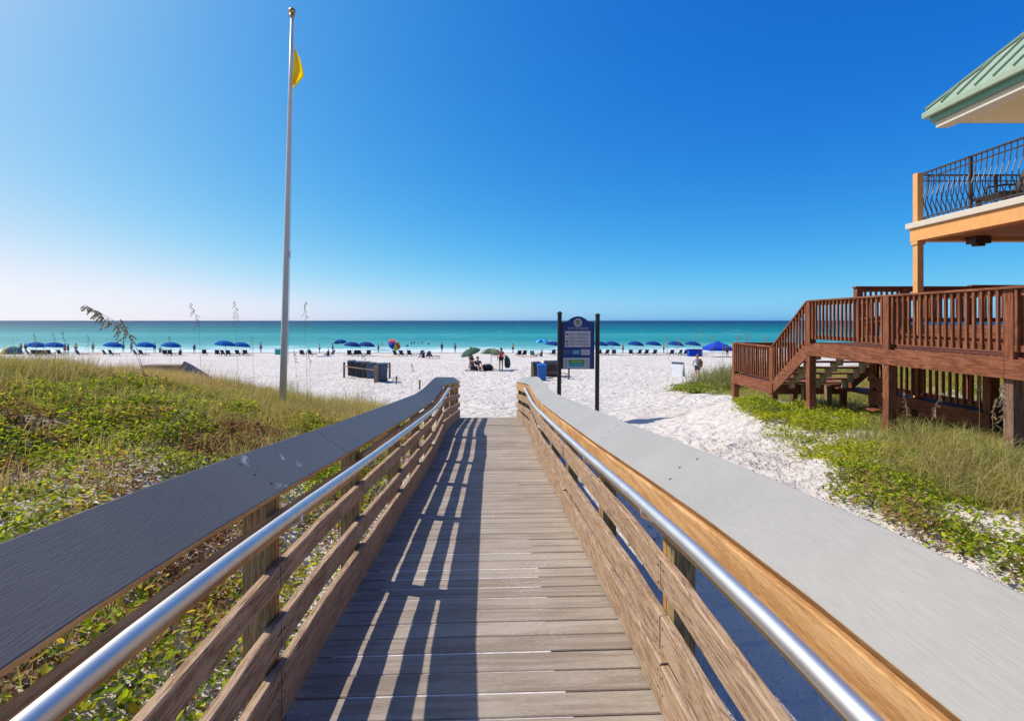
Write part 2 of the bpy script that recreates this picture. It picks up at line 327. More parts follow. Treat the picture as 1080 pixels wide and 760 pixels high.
def grid(name, xs, ys, zf, mat):
    nx, ny = len(xs), len(ys); X, Y = np.meshgrid(xs, ys); Z = zf(X, Y)
    co_ = np.stack([X, Y, Z], -1).reshape(-1, 3)
    i = np.arange((ny-1)*(nx-1)); r = i//(nx-1); c = i % (nx-1); a = r*nx+c
    quads = np.stack([a, a+1, a+nx+1, a+nx], -1)
    return rawmesh(name, co_, quads, mat, smooth=True)
def rawmesh(name, verts, quads, mat, smooth=False, tone=None):
    me = bpy.data.meshes.new(name); nv = len(verts); nf = len(quads); k = quads.shape[1]
    me.vertices.add(nv); me.vertices.foreach_set('co', np.ascontiguousarray(verts, np.float32).ravel())
    me.loops.add(nf*k); me.loops.foreach_set('vertex_index', np.ascontiguousarray(quads, np.int32).ravel())
    me.polygons.add(nf); me.polygons.foreach_set('loop_start', np.arange(0, nf*k, k, dtype=np.int32)); me.polygons.foreach_set('loop_total', np.full(nf, k, np.int32))
    if smooth: me.polygons.foreach_set('use_smooth', np.ones(nf, bool))
    if tone is not None:
        at_ = me.color_attributes.new('tone', 'FLOAT_COLOR', 'POINT')
        at_.data.foreach_set('color', np.concatenate([tone, np.ones((nv,1))], 1).astype(np.float32).ravel())
    me.update(calc_edges=True); me.materials.append(mat)
    o = bpy.data.objects.new(name, me); C.objects.link(o); return o

def sand_mat():
    m, n, b, L = newmat('white_quartz_sand')
    tc = n.nodes.new('ShaderNodeTexCoord')
    def noise(s, d=4, r=.5):
        z = n.nodes.new('ShaderNodeTexNoise'); z.inputs['Scale'].default_value = s; z.inputs['Detail'].default_value = d; z.inputs['Roughness'].default_value = r
        L(tc.outputs['Object'], z.inputs['Vector']); return z.outputs['Fac']
    big = noise(.35, 5); r = ramp(n, [(.3, (.63,.56,.485)), (.7, (.72,.655,.58))]); L(big, r.inputs[0])
    # damp sand by the water
    sp = n.nodes.new('ShaderNodeSeparateXYZ'); L(tc.outputs['Object'], sp.inputs[0])
    wv = n.nodes.new('ShaderNodeMapRange'); wv.inputs[1].default_value = .10; wv.inputs[2].default_value = .30; L(sp.outputs['Z'], wv.inputs[0])
    mx = n.nodes.new('ShaderNodeMix'); mx.data_type = 'RGBA'; mx.inputs[6].default_value = (.42,.38,.33,1); L(wv.outputs[0], mx.inputs[0]); L(r.outputs[0], mx.inputs[7])
    # debris specks
    db = noise(38, 3, .7); th = n.nodes.new('ShaderNodeMapRange'); th.inputs[1].default_value = .70; th.inputs[2].default_value = .74; L(db, th.inputs[0])
    m2 = n.nodes.new('ShaderNodeMix'); m2.data_type = 'RGBA'; m2.inputs[7].default_value = (.22,.17,.12,1); L(th.outputs[0], m2.inputs[0]); L(mx.outputs[2], m2.inputs[6])
    L(m2.outputs[2], b.inputs['Base Color']); b.inputs['Roughness'].default_value = .9; setspec(b, .1)
    vo = n.nodes.new('ShaderNodeTexVoronoi'); vo.feature = 'SMOOTH_F1'; vo.inputs['Scale'].default_value = 2.6; vo.inputs['Smoothness'].default_value = .6
    wr = n.nodes.new('ShaderNodeTexNoise'); wr.inputs['Scale'].default_value = 1.5; L(tc.outputs['Object'], wr.inputs['Vector'])
    va = n.nodes.new('ShaderNodeVectorMath'); va.operation = 'ADD'; L(tc.outputs['Object'], va.inputs[0]); L(wr.outputs['Color'], va.inputs[1]); L(va.outputs[0], vo.inputs['Vector'])
    h1 = n.nodes.new('ShaderNodeMath'); h1.operation = 'MULTIPLY_ADD'; h1.inputs[1].default_value = .8; L(vo.outputs['Distance'], h1.inputs[0]); L(noise(5, 5, .6), h1.inputs[2])
    h2 = n.nodes.new('ShaderNodeMath'); h2.operation = 'MULTIPLY_ADD'; h2.inputs[1].default_value = .12; L(noise(60, 4), h2.inputs[0]); L(h1.outputs[0], h2.inputs[2])
    bp = n.nodes.new('ShaderNodeBump'); bp.inputs['Strength'].default_value = 1.0; bp.inputs['Distance'].default_value = .15
    L(h2.outputs[0], bp.inputs['Height']); L(bp.outputs[0], b.inputs['Normal'])
    return m
def sinh_sp(lo, hi, c, a, n):
    t0 = math.asinh((lo-c)/a); t1 = math.asinh((hi-c)/a); return c+a*np.sinh(np.linspace(t0, t1, n))
gr = grid('sand', sinh_sp(-600, 600, 0, 3.0, 520), sinh_sp(-90, 190, 9, 7.0, 480), lambda X, Y: EZ-Hh(X, Y), sand_mat())
tag(gr, kind='structure')

def sea_mat():
    m, n, b, L = newmat('gulf_water')
    tc = n.nodes.new('ShaderNodeTexCoord'); sp = n.nodes.new('ShaderNodeSeparateXYZ'); L(tc.outputs['Object'], sp.inputs[0])
    # wobble the depth bands like sandbars
    mp = n.nodes.new('ShaderNodeVectorMath'); mp.operation = 'MULTIPLY'; mp.inputs[1].default_value = (.006,.02,1); L(tc.outputs['Object'], mp.inputs[0])
    nz = n.nodes.new('ShaderNodeTexNoise'); nz.inputs['Scale'].default_value = 1; nz.inputs['Detail'].default_value = 4; L(mp.outputs[0], nz.inputs['Vector'])
    lg = n.nodes.new('ShaderNodeMath'); lg.operation = 'LOGARITHM'; lg.inputs[1].default_value = 10; L(sp.outputs['Y'], lg.inputs[0])
    ad = n.nodes.new('ShaderNodeMath'); ad.operation = 'MULTIPLY_ADD'; ad.inputs[1].default_value = .26; L(nz.outputs['Fac'], ad.inputs[0]); L(lg.outputs[0], ad.inputs[2])
    mr = n.nodes.new('ShaderNodeMapRange'); mr.inputs[1].default_value = 1.95+.13; mr.inputs[2].default_value = 3.6+.13; L(ad.outputs[0], mr.inputs[0])
    r = ramp(n, [(0, (.36,.56,.50)), (.05, (.13,.42,.39)), (.14, (.02,.25,.25)), (.22, (.04,.30,.28)), (.27, (.008,.205,.21)), (.38, (.003,.14,.15)), (.50, (.002,.09,.12)), (.66, (.002,.05,.105)), (.9, (.002,.022,.065))])
    L(mr.outputs[0], r.inputs[0])
    # breaking foam streaks close in
    m3 = n.nodes.new('ShaderNodeVectorMath'); m3.operation = 'MULTIPLY'; m3.inputs[1].default_value = (.07,.30,1); L(tc.outputs['Object'], m3.inputs[0])
    fz = n.nodes.new('ShaderNodeTexNoise'); fz.inputs['Scale'].default_value = 1; fz.inputs['Detail'].default_value = 7; fz.inputs['Roughness'].default_value = .6; L(m3.outputs[0], fz.inputs['Vector'])
    near = n.nodes.new('ShaderNodeMapRange'); near.inputs[1].default_value = 92; near.inputs[2].default_value = 118; near.inputs[3].default_value = .22; near.inputs[4].default_value = -.06; L(sp.outputs['Y'], near.inputs[0])
    s = n.nodes.new('ShaderNodeMath'); s.operation = 'ADD'; L(fz.outputs['Fac'], s.inputs[0]); L(near.outputs[0], s.inputs[1])
    th = n.nodes.new('ShaderNodeMapRange'); th.inputs[1].default_value = .57; th.inputs[2].default_value = .64; L(s.outputs[0], th.inputs[0])
    mx = n.nodes.new('ShaderNodeMix'); mx.data_type = 'RGBA'; mx.inputs[7].default_value = (.72,.78,.78,1); L(th.outputs[0], mx.inputs[0]); L(r.outputs[0], mx.inputs[6])
    L(mx.outputs[2], b.inputs['Base Color']); b.inputs['Roughness'].default_value = .42; setspec(b, .13)
    m2 = n.nodes.new('ShaderNodeVectorMath'); m2.operation = 'MULTIPLY'; m2.inputs[1].default_value = (.35,1.0,1); L(tc.outputs['Object'], m2.inputs[0])
    wz = n.nodes.new('ShaderNodeTexNoise'); wz.inputs['Scale'].default_value = .5; wz.inputs['Detail'].default_value = 6; wz.inputs['Roughness'].default_value = .6; L(m2.outputs[0], wz.inputs['Vector'])
    bp = n.nodes.new('ShaderNodeBump'); bp.inputs['Strength'].default_value = 1; bp.inputs['Distance'].default_value = 1.1
    L(wz.outputs['Fac'], bp.inputs['Height']); L(bp.outputs[0], b.inputs['Normal'])
    return m
ys = np.concatenate([np.linspace(70, 200, 60), np.geomspace(210, 60000, 50)])
xs = sinh_sp(-60000, 60000, 0, 60, 120)
sea = grid('sea', xs, ys, lambda X, Y: 0*X+.04*np.sin(Y*.55+2*vn(X, Y, 30, 3)*3)*(1-sm(120, 260, Y)), sea_mat()); tag(sea, kind='structure')

# ---------------------------------------------------------------- boardwalk (local axes turned by YAW)
bw = empty('boardwalk', (0,0,0), YAW)
tag(bw, 'sloping wooden beach ramp with grey capped railings and metal handrails leading down to the sand', 'boardwalk')
DK = [(-3.2,1.60),(1.9,1.60),(2.6,1.625),(3.4,1.69),(7.2,2.01),(7.8,2.045),(9.4,2.05),(10.0,2.10),(14.15,2.62)]
CP = [(-3.2,.560),(.6,.578),(1.1,.595),(1.6,.628),(2.2,.682),(3.4,.800),(5.2,.962),(7.0,1.115),(7.8,1.155),(9.4,1.165),(9.9,1.20),(14.15,1.665)]
def prof(P, y): return EZ-float(np.interp(y, [p[0] for p in P], [p[1] for p in P]))
def nodes(P, a, b, off=0.0):
    ysn = [a]+[p[0] for p in P if a+.02 < p[0] < b-.02]+[b]
    return [(y, prof(P, y)+off) for y in ysn]
UL, UR = -.83, .69; UC = (UL+UR)/2
# decking: one surface of separate boards, sand caught in the middle of the gaps
d = MB(); sandgap = MB(); y = -3.2
jt = random.Random(3)
while y < 14.1:
    w = .139+jt.uniform(-.002,.002); y1 = min(y+w, 14.15); z0 = prof(DK, y); z1 = prof(DK, y1); t = .036
    dz = jt.uniform(-.002,.002); x0 = UL-.10+jt.uniform(-.01,.01); x1 = UR+.10+jt.uniform(-.01,.01); b_ = .004
    sk = jt.uniform(-.0015,.0015)
    vs = []
    for (yy, zz, e) in ((y, z0, 0), (y1, z1, 1)):
        s_ = 1 if e == 0 else -1
        vs += [(x0, yy-sk, zz-t), (x0, yy-sk, zz-b_+dz), (x0, yy-sk+s_*b_, zz+dz), (x1, yy+sk, zz-t), (x1, yy+sk, zz-b_+dz), (x1, yy+sk+s_*b_, zz+dz)]
    # 0..2 front x0 ; 3..5 front x1 ; 6..8 back x0 ; 9..11 back x1
    d.add(vs, [(0,3,4,1),(1,4,5,2),(2,5,11,8),(8,11,10,7),(7,10,9,6),(6,9,3,0),(0,1,2,8,7,6),(3,9,10,11,5,4)])
    g0 = y1; g1 = y1+.0085; zz = prof(DK, g0)
    if g1 < 14.1:
        a0 = UC-.62+jt.uniform(-.12,.12); a1 = .31+jt.uniform(-.015,.03)
        sandgap.box(a0, a1, g0-.001, g1+.001, zz-.030, zz-.004+jt.uniform(-.003,.002))
    y = y1+.0085
d.build('deck_surface', M['deck'], bw)
sandgap.build('sand_in_gaps', plain('gap_sand', (.62,.58,.53), rough=.9, spec=.1, var=.2, vs=30), bw)
# joists and beams beneath
j = MB()
for u in (UL+.02, UC, UR-.02): j.sweep([(y_, z_-.037) for y_, z_ in nodes(DK, -3.2, 14.1)], [(u-.02,0),(u+.02,0),(u+.02,-.16),(u-.02,-.16)])
j.build('joist', M['treated_v'], bw)
posts = [-2.6,-1.0,.5,2.1,3.42,4.95,6.3,7.65,9.35,10.9,12.4,13.95]
joints = [-3.2,-1.0,2.1,4.95,7.65,9.35,11.0,12.55,14.12]
T = R(36); CW = .235; CT = .036
for sgn, uin in ((-1, UL), (1, UR)):
    side = 'left' if sgn < 0 else 'right'
    def lat(a): return uin+sgn*a
    # tilted cap: inner edge low, outer edge high
    c_, s_ = math.cos(T), math.sin(T)
    inner = (lat(-.005), 0.0); outer = (lat(-.005+CW*c_), CW*s_); nrm = (-s_*sgn*-1, -c_)
    sec = [inner, outer, (outer[0]+sgn*s_*CT, outer[1]-c_*CT), (inner[0]+sgn*s_*CT, inner[1]-c_*CT)]
    caps = [(-3.2,-.6),(-.596,3.05),(3.054,6.1),(6.104,9.5),(9.503,11.85),(11.854,14.2)] if sgn < 0 else [(-3.2,.2),(.204,4.0),(4.003,7.6),(7.604,9.52),(9.524,12.35),(12.354,14.2)]
    for k, (a, b) in enumerate(caps):
        mb = MB(); mb.sweep(nodes(CP, a, b), sec, mats=[0,1,1,1,1])
        # pairs of screw holes near each joint
        for yy in [p for p in posts if a < p < b]:
            for fr in (.22, .5, .8):
                yq = yy+random.uniform(-.03,.03); zz = prof(CP, yq)
                cx = inner[0]+(outer[0]-inner[0])*fr; cz = zz+inner[1]+(outer[1]-inner[1])*fr
                nx, nz_ = (-sgn*s_, c_); ctr = Vector((cx+nx*.0006, yq, cz+nz_*.0006)); e1 = Vector((0,1,-.09)).normalized(); e2 = Vector((sgn*c_,0,s_))
                mb.add([ctr+(e1*math.cos(2*PI*q/8)+e2*math.sin(2*PI*q/8))*.0062 for q in range(8)], [tuple(range(8))], 2)
        mb.build('cap_board', [M['cap_shaded' if sgn < 0 else 'cap_sunlit'], M['stained'], M['steel_dark']], bw, bevel=.0045)
    # top rail and three weathered rails
    for (top, hgt, mat, base) in (((-.092 if sgn < 0 else -.030),(.090 if sgn < 0 else .165),'stained',CP), (.635,(.094 if sgn < 0 else .132),'rail_wood',DK), ((.412 if sgn < 0 else .402),(.116 if sgn < 0 else .140),'rail_wood',DK), ((.228 if sgn < 0 else .205),(.213 if sgn < 0 else .19),'rail_wood',DK)):
        jj = joints if base is DK else [-3.2,.3,3.42,9.35,14.12]
        for k in range(len(jj)-1):
            a, b = jj[k]+.003, jj[k+1]-.003
            o1, o2 = random.uniform(-.008,.008), random.uniform(-.008,.008)
            if base is CP: o1, o2 = (0, 0) if a < 3 or sgn > 0 else (.03, .045)
            nd = nodes(base, a, b, top); nd = [(yy, zz+o1+(o2-o1)*(yy-a)/(b-a)) for yy, zz in nd]
            # extra stations give a slightly wavy worn edge
            nd2 = []
            for q in range(len(nd)-1):
                nseg = max(1, int((nd[q+1][0]-nd[q][0])/.16))
                for w_ in range(nseg):
                    f_ = w_/nseg; nd2.append((nd[q][0]+(nd[q+1][0]-nd[q][0])*f_, nd[q][1]+(nd[q+1][1]-nd[q][1])*f_))
            nd2.append(nd[-1])
            jx = random.uniform(-.003,.003); th = .038
            mb = MB(); n_ = 8; o = 0
            for i, (yy, zz) in enumerate(nd2):
                e = random.uniform(-.0022,.0022) if mat == 'rail_wood' else random.uniform(-.0006,.0006); c4 = .005
                a0, a1 = lat(jx), lat(jx+th); q = sgn
                for p in ((a0+q*c4, e),(a1-q*c4, e),(a1, -c4+e),(a1, -hgt+c4),(a1-q*c4, -hgt+e*.7),(a0+q*c4, -hgt+e*.7),(a0, -hgt+c4),(a0, -c4+e)):
                    mb.v.append((p[0], yy, zz+p[1]))
            for i in range(len(nd2)-1):
                for kk in range(8): mb.f.append((i*8+kk, (i+1)*8+kk, (i+1)*8+(kk+1)%8, i*8+(kk+1)%8)); mb.m.append(0)
            mb.f.append(tuple(range(8))); mb.m.append(0); mb.f.append(tuple((len(nd2)-1)*8+q for q in range(8))); mb.m.append(0)
            if base is DK and mat == 'rail_wood':
                for yy in [p for p in posts if a-.1 <= p <= b+.1]:
                    for dy in (-.03, .03):
                        yq = min(max(yy+dy, a+.025), b-.025); zt = prof(base, yq)+top
                        for dz in (-.035, -.105): mb.add([(lat(jx)-sgn*.0008, yq+.0055*math.cos(2*PI*t_/6), zt+dz+.0055*math.sin(2*PI*t_/6)) for t_ in range(6)], [tuple(range(6))], 1)
            mb.build('top_rail' if base is CP else 'rail_board', [M[mat], M['steel_dark']], bw)
    # posts with stained side block and a wedge under the cap
    for yy in posts:
        g = min(gz(lat(.12)*math.cos(YAW)-yy*math.sin(YAW), yy)-.25, prof(DK, yy)-.3)
        zt = prof(CP, yy)
        mb = MB(); mb.box(min(lat(.0405),lat(.13)), max(lat(.0405),lat(.13)), yy-.045, yy+.045, g, zt-.045)
        mb.build('post', M['treated_v'], bw, bevel=.004)
        mb = MB(); mb.box(min(lat(.0405),lat(.15)), max(lat(.0405),lat(.15)), yy+.048, yy+.086, prof(DK, yy)-.16, zt-.05)
        # wedge carrying the cap
        k1, k2 = lat(.042), lat(.17); zz = zt-.05
        h1 = .042*math.tan(T)+zt-CT/c_-.002; h2 = .17*math.tan(T)+zt-CT/c_-.002
        mb.add([(k1,yy+.048,zz-.06),(k2,yy+.048,zz+.02),(k2,yy+.048,h2),(k1,yy+.048,h1),(k1,yy+.086,zz-.06),(k2,yy+.086,zz+.02),(k2,yy+.086,h2),(k1,yy+.086,h1)],
               [(0,1,2,3),(7,6,5,4),(0,4,5,1),(1,5,6,2),(2,6,7,3),(3,7,4,0)])
        mb.build('post_block', M['stained_v'], bw)
    # pipe handrail with brackets
    pl = lat(-.072); pts = []
    for q in np.linspace(-3.1, 9.45, 90): pts.append((pl, q, prof(CP, q)-.072))
    pts += [(pl, 9.56, pts[-1][2]-.003), (lat(-.055), 9.63, pts[-1][2]-.015), (lat(-.03), 9.66, pts[-1][2]-.03), (lat(.0), 9.665, pts[-1][2]-.035)]
    mb = MB(); mb.tube(pts, .0228, n=24); mb.build('handrail', M['galv'], bw, smooth=True)
    for q in [p for p in posts if p < 9.5]:
        z = prof(CP, q)-.072
        mb = MB(); mb.tube([(pl, q+.02, z-.02), (pl, q+.02, z-.055), (lat(-.03), q+.02, z-.075), (lat(.0), q+.02, z-.075)], .007, n=6)
        mb.build('handrail_bracket', M['galv'], bw, smooth=True)

# ---------------------------------------------------------------- flagpole
fb = Vector(((298-HX)/F*13, 13, 0)); fb.z = gz(fb.x, fb.y)-.1
ft = at(308, 18, 13)
fp = empty('flagpole', tuple(fb)); tag(fp, 'tall cream metal flagpole standing behind the left dune', 'flagpole')
dv = ft-fb
mb = MB(); mb.tube([tuple(dv*t) for t in (0,.2,.4,.6,.8,1)], [.086,.080,.071,.060,.048,.038], n=20); mb.build('pole', M['pole'], fp, smooth=True)
mb = MB(); mb.tube([tuple(dv), tuple(dv+Vector((0,0,.06)))], .065, n=14); mb.sphere(dv+Vector((0,0,.14)), .085); mb.build('finial', M['gold'], fp, smooth=True)
mb = MB(); cl = dv*.40
mb.box(cl.x+.07,cl.x+.10,cl.y-.02,cl.y+.02,cl.z-.08,cl.z+.08); mb.tube([tuple(dv*.12+Vector((.115,-.02,0))), tuple(dv*.99+Vector((.075,-.02,0)))], .006, n=5); mb.build('halyard', M['white'], fp)
fl = MB(); nx, nz = 14, 22; top = at(309, 50, 12.95)-fb; bot = at(307.5, 86, 12.95)-fb
for jz in range(nz+1):
    v = jz/nz; base = top.lerp(bot, v)
    # limp triangular fall: widest two thirds of the way down
    wd = (.02+.27*(v/.64)) if v < .64 else .29-.25*((v-.64)/.36)
    for ix in range(nx+1):
        u = ix/nx
        fl.v.append((base.x+.02+wd*u, base.y+.07*math.sin(u*7+v*4)*(.3+u), base.z-.22*u*v+.03*math.sin(u*5+v*9)*u))
for jz in range(nz):
    for ix in range(nx): a = jz*(nx+1)+ix; fl.f.append((a,a+1,a+nx+2,a+nx+1)); fl.m.append(0)
f = fl.build('flag', M['flag'], None, smooth=True, loc=tuple(fb)); tag(f, 'limp yellow beach warning flag hanging near the top of the pole', 'flag')

# ---------------------------------------------------------------- beach sign
sc_ = at(609.5, 338, 14.0); sg = empty('information_sign', (sc_.x, sc_.y, 0), 0)
tag(sg, 'tall navy beach information sign with arched top, round seal and two black posts', 'sign')
k = 14/F
def Z(py): return EZ-(py-HY)*k
for dx, zt in ((-.51, Z(331)), (.51, Z(333))):
    g = gz(sc_.x+dx, sc_.y)-.3
    mb = MB(); mb.tube([(dx-.0, 0, g), (dx+.02, 0, zt)], .058, n=16); mb.tube([(dx+.02,0,zt),(dx+.02,0,zt+.03)], [.075,.075], n=16); mb.tube([(dx+.02,0,zt+.03),(dx+.02,0,zt+.07)], [.07,.02], n=16)
    mb.build('post', M['black'], sg, smooth=False)
zb = Z(389); zs = Z(340); za = Z(333.5)
def arch(inset, yf, yb, m):
    pts = [(-.44+inset, zb+inset), (.44-inset, zb+inset), (.44-inset, zs-inset*.6)]
    for i in range(13):
        a = i/12; x = .27*(1-2*a); pts.append((x, zs+.035-inset+(za-zs-.035)*math.sin(PI*a)**.8 if 0 < i < 12 else zs+.035-inset))
    pts.append((-.44+inset, zs-inset*.6))
    o = [(x, yf, z) for x, z in pts]+[(x, yb, z) for x, z in pts]; n = len(pts)
    return MB().add(o, [tuple(range(n)), tuple(range(2*n-1, n-1, -1))]+[(i, (i+1)%n, n+(i+1)%n, n+i) for i in range(n)], m)
arch(0, -.02, .05, 0).build('sign_frame', M['black'], sg)
arch(.035, -.028, -.021, 0).build('sign_panel', M['navy_panel'], sg)
def plate(name, x0, x1, py0, py1, mat, y=-.036): return MB().box(x0, x1, y, -.029, Z(py1), Z(py0)).build(name, mat, sg)
def px(x): return (x/11.7+585-609.5)*k
def pyy(y): return 328+y/11.7
# upper notice
mb = MB(); mb.box(px(125), px(440), -.036, -.029, Z(pyy(442)), Z(pyy(245)), 0)
for i, yy in enumerate((285, 330, 372, 408)):
    mb.box(px(138), px(165), -.040, -.0365, Z(pyy(yy+12)), Z(pyy(yy-12)), [1,3,1,2][i])
    for q in (-8, 0, 8):
        mb.box(px(180), px(250-10*(q > 0)), -.039, -.0365, Z(pyy(yy+q+2)), Z(pyy(yy+q-2)), 2)
        mb.box(px(270), px(415+q), -.039, -.0365, Z(pyy(yy+q+2)), Z(pyy(yy+q-2)), 2)
mb.build('notice_board', [M['sign_cream'], M['sign_red'], M['sign_grey'], M['sign_gold']], sg)
mb = MB(); mb.box(px(220), px(308), -.036, -.029, Z(pyy(530)), Z(pyy(480)), 0); mb.box(px(325), px(432), -.036, -.029, Z(pyy(540)), Z(pyy(470)), 1)
for q in range(4): mb.box(px(335), px(420-8*(q%2)), -.039, -.0365, Z(pyy(486+q*13)), Z(pyy(482+q*13)), 2)
for q in range(3): mb.box(px(230), px(298), -.039, -.0365, Z(pyy(494+q*13)), Z(pyy(490+q*13)), 1)
for q in range(4): mb.box(px(112), px(200-9*(q%2)), -.033, -.0285, Z(pyy(486+q*14)), Z(pyy(482+q*14)), 2)
mb.build('notice_panel', [M['sign_teal'], M['sign_cream'], M['sign_grey']], sg)
mb = MB(); mb.box(px(105), px(430), -.036, -.029, Z(pyy(703)), Z(pyy(575)), 0); mb.box(px(168), px(368), -.040, -.0365, Z(pyy(645)), Z(pyy(600)), 1); mb.box(px(172), px(364), -.040, -.0365, Z(pyy(684)), Z(pyy(647)), 2)
for q in range(6):
    mb.box(px(116), px(155), -.039, -.0365, Z(pyy(604+q*15)), Z(pyy(598+q*15)), 3); mb.box(px(380), px(420), -.039, -.0365, Z(pyy(604+q*15)), Z(pyy(598+q*15)), 3)
mb.box(px(200), px(340), -.043, -.0405, Z(pyy(628)), Z(pyy(618)), 4)
mb.build('map_board', [M['sign_cream'], M['sign_green'], M['sign_teal'], M['sign_grey'], M['sign_gold']], sg)
# seal: ring, disc, dune shape
def disc(r, y0, y1, m, mbx, cx=px(285), cz=Z(pyy(142))):
    n = 28; o = [(cx+r*math.cos(2*PI*i/n), y, cz+r*math.sin(2*PI*i/n)) for y in (y0, y1) for i in range(n)]
    mbx.add(o, [tuple(range(n)), tuple(range(2*n-1, n-1, -1))]+[(i, (i+1)%n, n+(i+1)%n, n+i) for i in range(n)], m)
mb = MB(); disc(.112, -.036, -.029, 0, mb); disc(.068, -.040, -.0365, 1, mb); disc(.058, -.043, -.0405, 2, mb)
cx, cz = px(285), Z(pyy(142)); mb.box(cx-.052, cx+.052, -.046, -.0435, cz-.012, cz+.010, 3); mb.add([(cx-.03,-.047,cz+.012),(cx+.03,-.047,cz+.012),(cx,-.047,cz+.05),(cx-.03,-.0435,cz+.012),(cx+.03,-.0435,cz+.012),(cx,-.0435,cz+.05)], [(0,1,2),(5,4,3),(0,3,4,1),(1,4,5,2),(2,5,3,0)], 1)
mb.build('seal', [M['sign_cream'], M['black'], M['green_dark'], M['sign_gold']], sg)
tcv = bpy.data.curves.new('title_text', 'FONT'); tcv.body = 'CITY OF DESTIN'; tcv.size = .085; tcv.align_x = 'CENTER'; tcv.extrude = .003
to = bpy.data.objects.new('tmp', tcv); C.objects.link(to); dg = bpy.context.evaluated_depsgraph_get()
tm = bpy.data.meshes.new_from_object(to.evaluated_get(dg)); bpy.data.objects.remove(to)
tm.materials.clear(); tm.materials.append(M['sign_cream'])
t = bpy.data.objects.new('title_text', tm); C.objects.link(t); t.parent = sg; t.location = (0, -.033, Z(pyy(226))); t.rotation_euler = (PI/2,0,0); t.scale = (.88,1,1)

# ---------------------------------------------------------------- red-brown deck by the house
XD = 6.85
dk = empty('wooden_deck', (XD, 9.5, 0)); tag(dk, 'large red-brown raised timber deck with balustrade and stairs beside the orange house', 'deck')
def dpart(mb, name, mat, bevel=.006): 
    mb.v = [(v[0]-XD, v[1]-9.5, v[2]) for v in mb.v]; return mb.build(name, mat, dk, bevel=bevel)
def z_(h): return EZ-h
FH = .50; RT = -.47; RX = 12.3
dpart_box = lambda x0,x1,y0,y1,h0,h1,name,mat: dpart(MB().box(x0,x1,y0,y1,z_(h1),z_(h0)), name, mat)
# floor boards
mb = MB(); x = XD+.05
while x < RX-.15: mb.box(x, x+.138, 2.6, 12.0, z_(FH+.036), z_(FH)); x += .144
dpart(mb, 'deck_floor', M['red_wood_y'], 0)
segs = [(2.5,7.196),(7.20,12.09)]
for a, b in segs: dpart_box(XD-.062, XD-.002, a, b, FH+.03, FH+.30, 'rim_beam', M['red_wood_y'])
dpart_box(XD-.04, RX, 12.05, 12.09, FH+.03, FH+.30, 'rim_beam', M['red_wood_x'])
mb = MB()
for yy in np.arange(2.9, 12.0, .6): mb.box(XD, RX, yy-.02, yy+.02, z_(FH+.26), z_(FH+.04))
dpart(mb, 'floor_joist', M['red_wood_x'], 0)
def post(x, y, htop, mat='red_wood_z', w=.145, base=None):
    g = gz(x, y)-.3 if base is None else base
    dpart(MB().box(x-w/2, x+w/2, y-w/2, y+w/2, g, z_(htop)), 'post', M[mat])
ptop = [2.6,4.95,7.2,9.5,12.0]
for yy in ptop:
    g = z_(RT+.04)
    if abs(yy-7.2) < .1:
        dpart(MB().box(XD+.0, XD+.15, yy-.075, yy+.075, z_(FH+.29), g), 'rail_post', M['red_wood_z'])
        dpart(MB().box(XD+.0, XD+.15, yy-.075, yy+.075, gz(XD,yy)-.3, z_(FH+.29)), 'post', M['grey_post'])
    else: post(XD+.03, yy, RT+.04, w=.15)
for xx in (8.75, 10.5, 12.2):
    for yy in (4.95, 7.2, 9.5, 12.0): post(xx, yy, FH+.05, 'red_wood_z')
def panel(p0, p1, top0, top1, f0, f1, ov0=0, ov1=0, sp=.125, n=None):
    """one railing bay from p0 to p1 (x,y): top plank, subrail, bottom rail, balusters; heights as h below the eye"""
    a = Vector((p0[0], p0[1], z_(top0))); b = Vector((p1[0], p1[1], z_(top1))); L_ = (Vector(p1)-Vector(p0)).length
    u = (Vector((p1[0],p1[1],0))-Vector((p0[0],p0[1],0))).normalized()
    mb = MB(); mb.beam(a-u*ov0+Vector((0,0,-.019)), b+u*ov1+Vector((0,0,-.019)), .15, .038); ax = 'red_wood_y' if abs(u.y) > .7 else 'red_wood_x'
    dpart(mb, 'cap_rail', M[ax])
    fa = Vector((p0[0], p0[1], z_(f0))); fb_ = Vector((p1[0], p1[1], z_(f1)))
    mb = MB(); mb.beam(a+Vector((0,0,-.085)), b+Vector((0,0,-.085)), .038, .088); mb.beam(fa+Vector((0,0,.12)), fb_+Vector((0,0,.12)), .038, .088)
    n = n or int(L_/sp); side = Vector((-u.y, u.x, 0))*.0385
    for i in range(n):
        t_ = (i+.5)/n; lo = fa.lerp(fb_, t_)+Vector((0,0,.085))+side; hi = a.lerp(b, t_)+Vector((0,0,-.045))+side
        mb.beam(lo, hi, .038, .038, up=(1,0,0) if abs(u.y) > .7 else (0,1,0))
    dpart(mb, 'railing_panel', M['red_wood_z'], 0)
for a, b in zip(ptop[:-1], ptop[1:]):
    panel((XD+.03, a+.075), (XD+.03, b-.075), RT, RT, FH, FH, .076, .076)
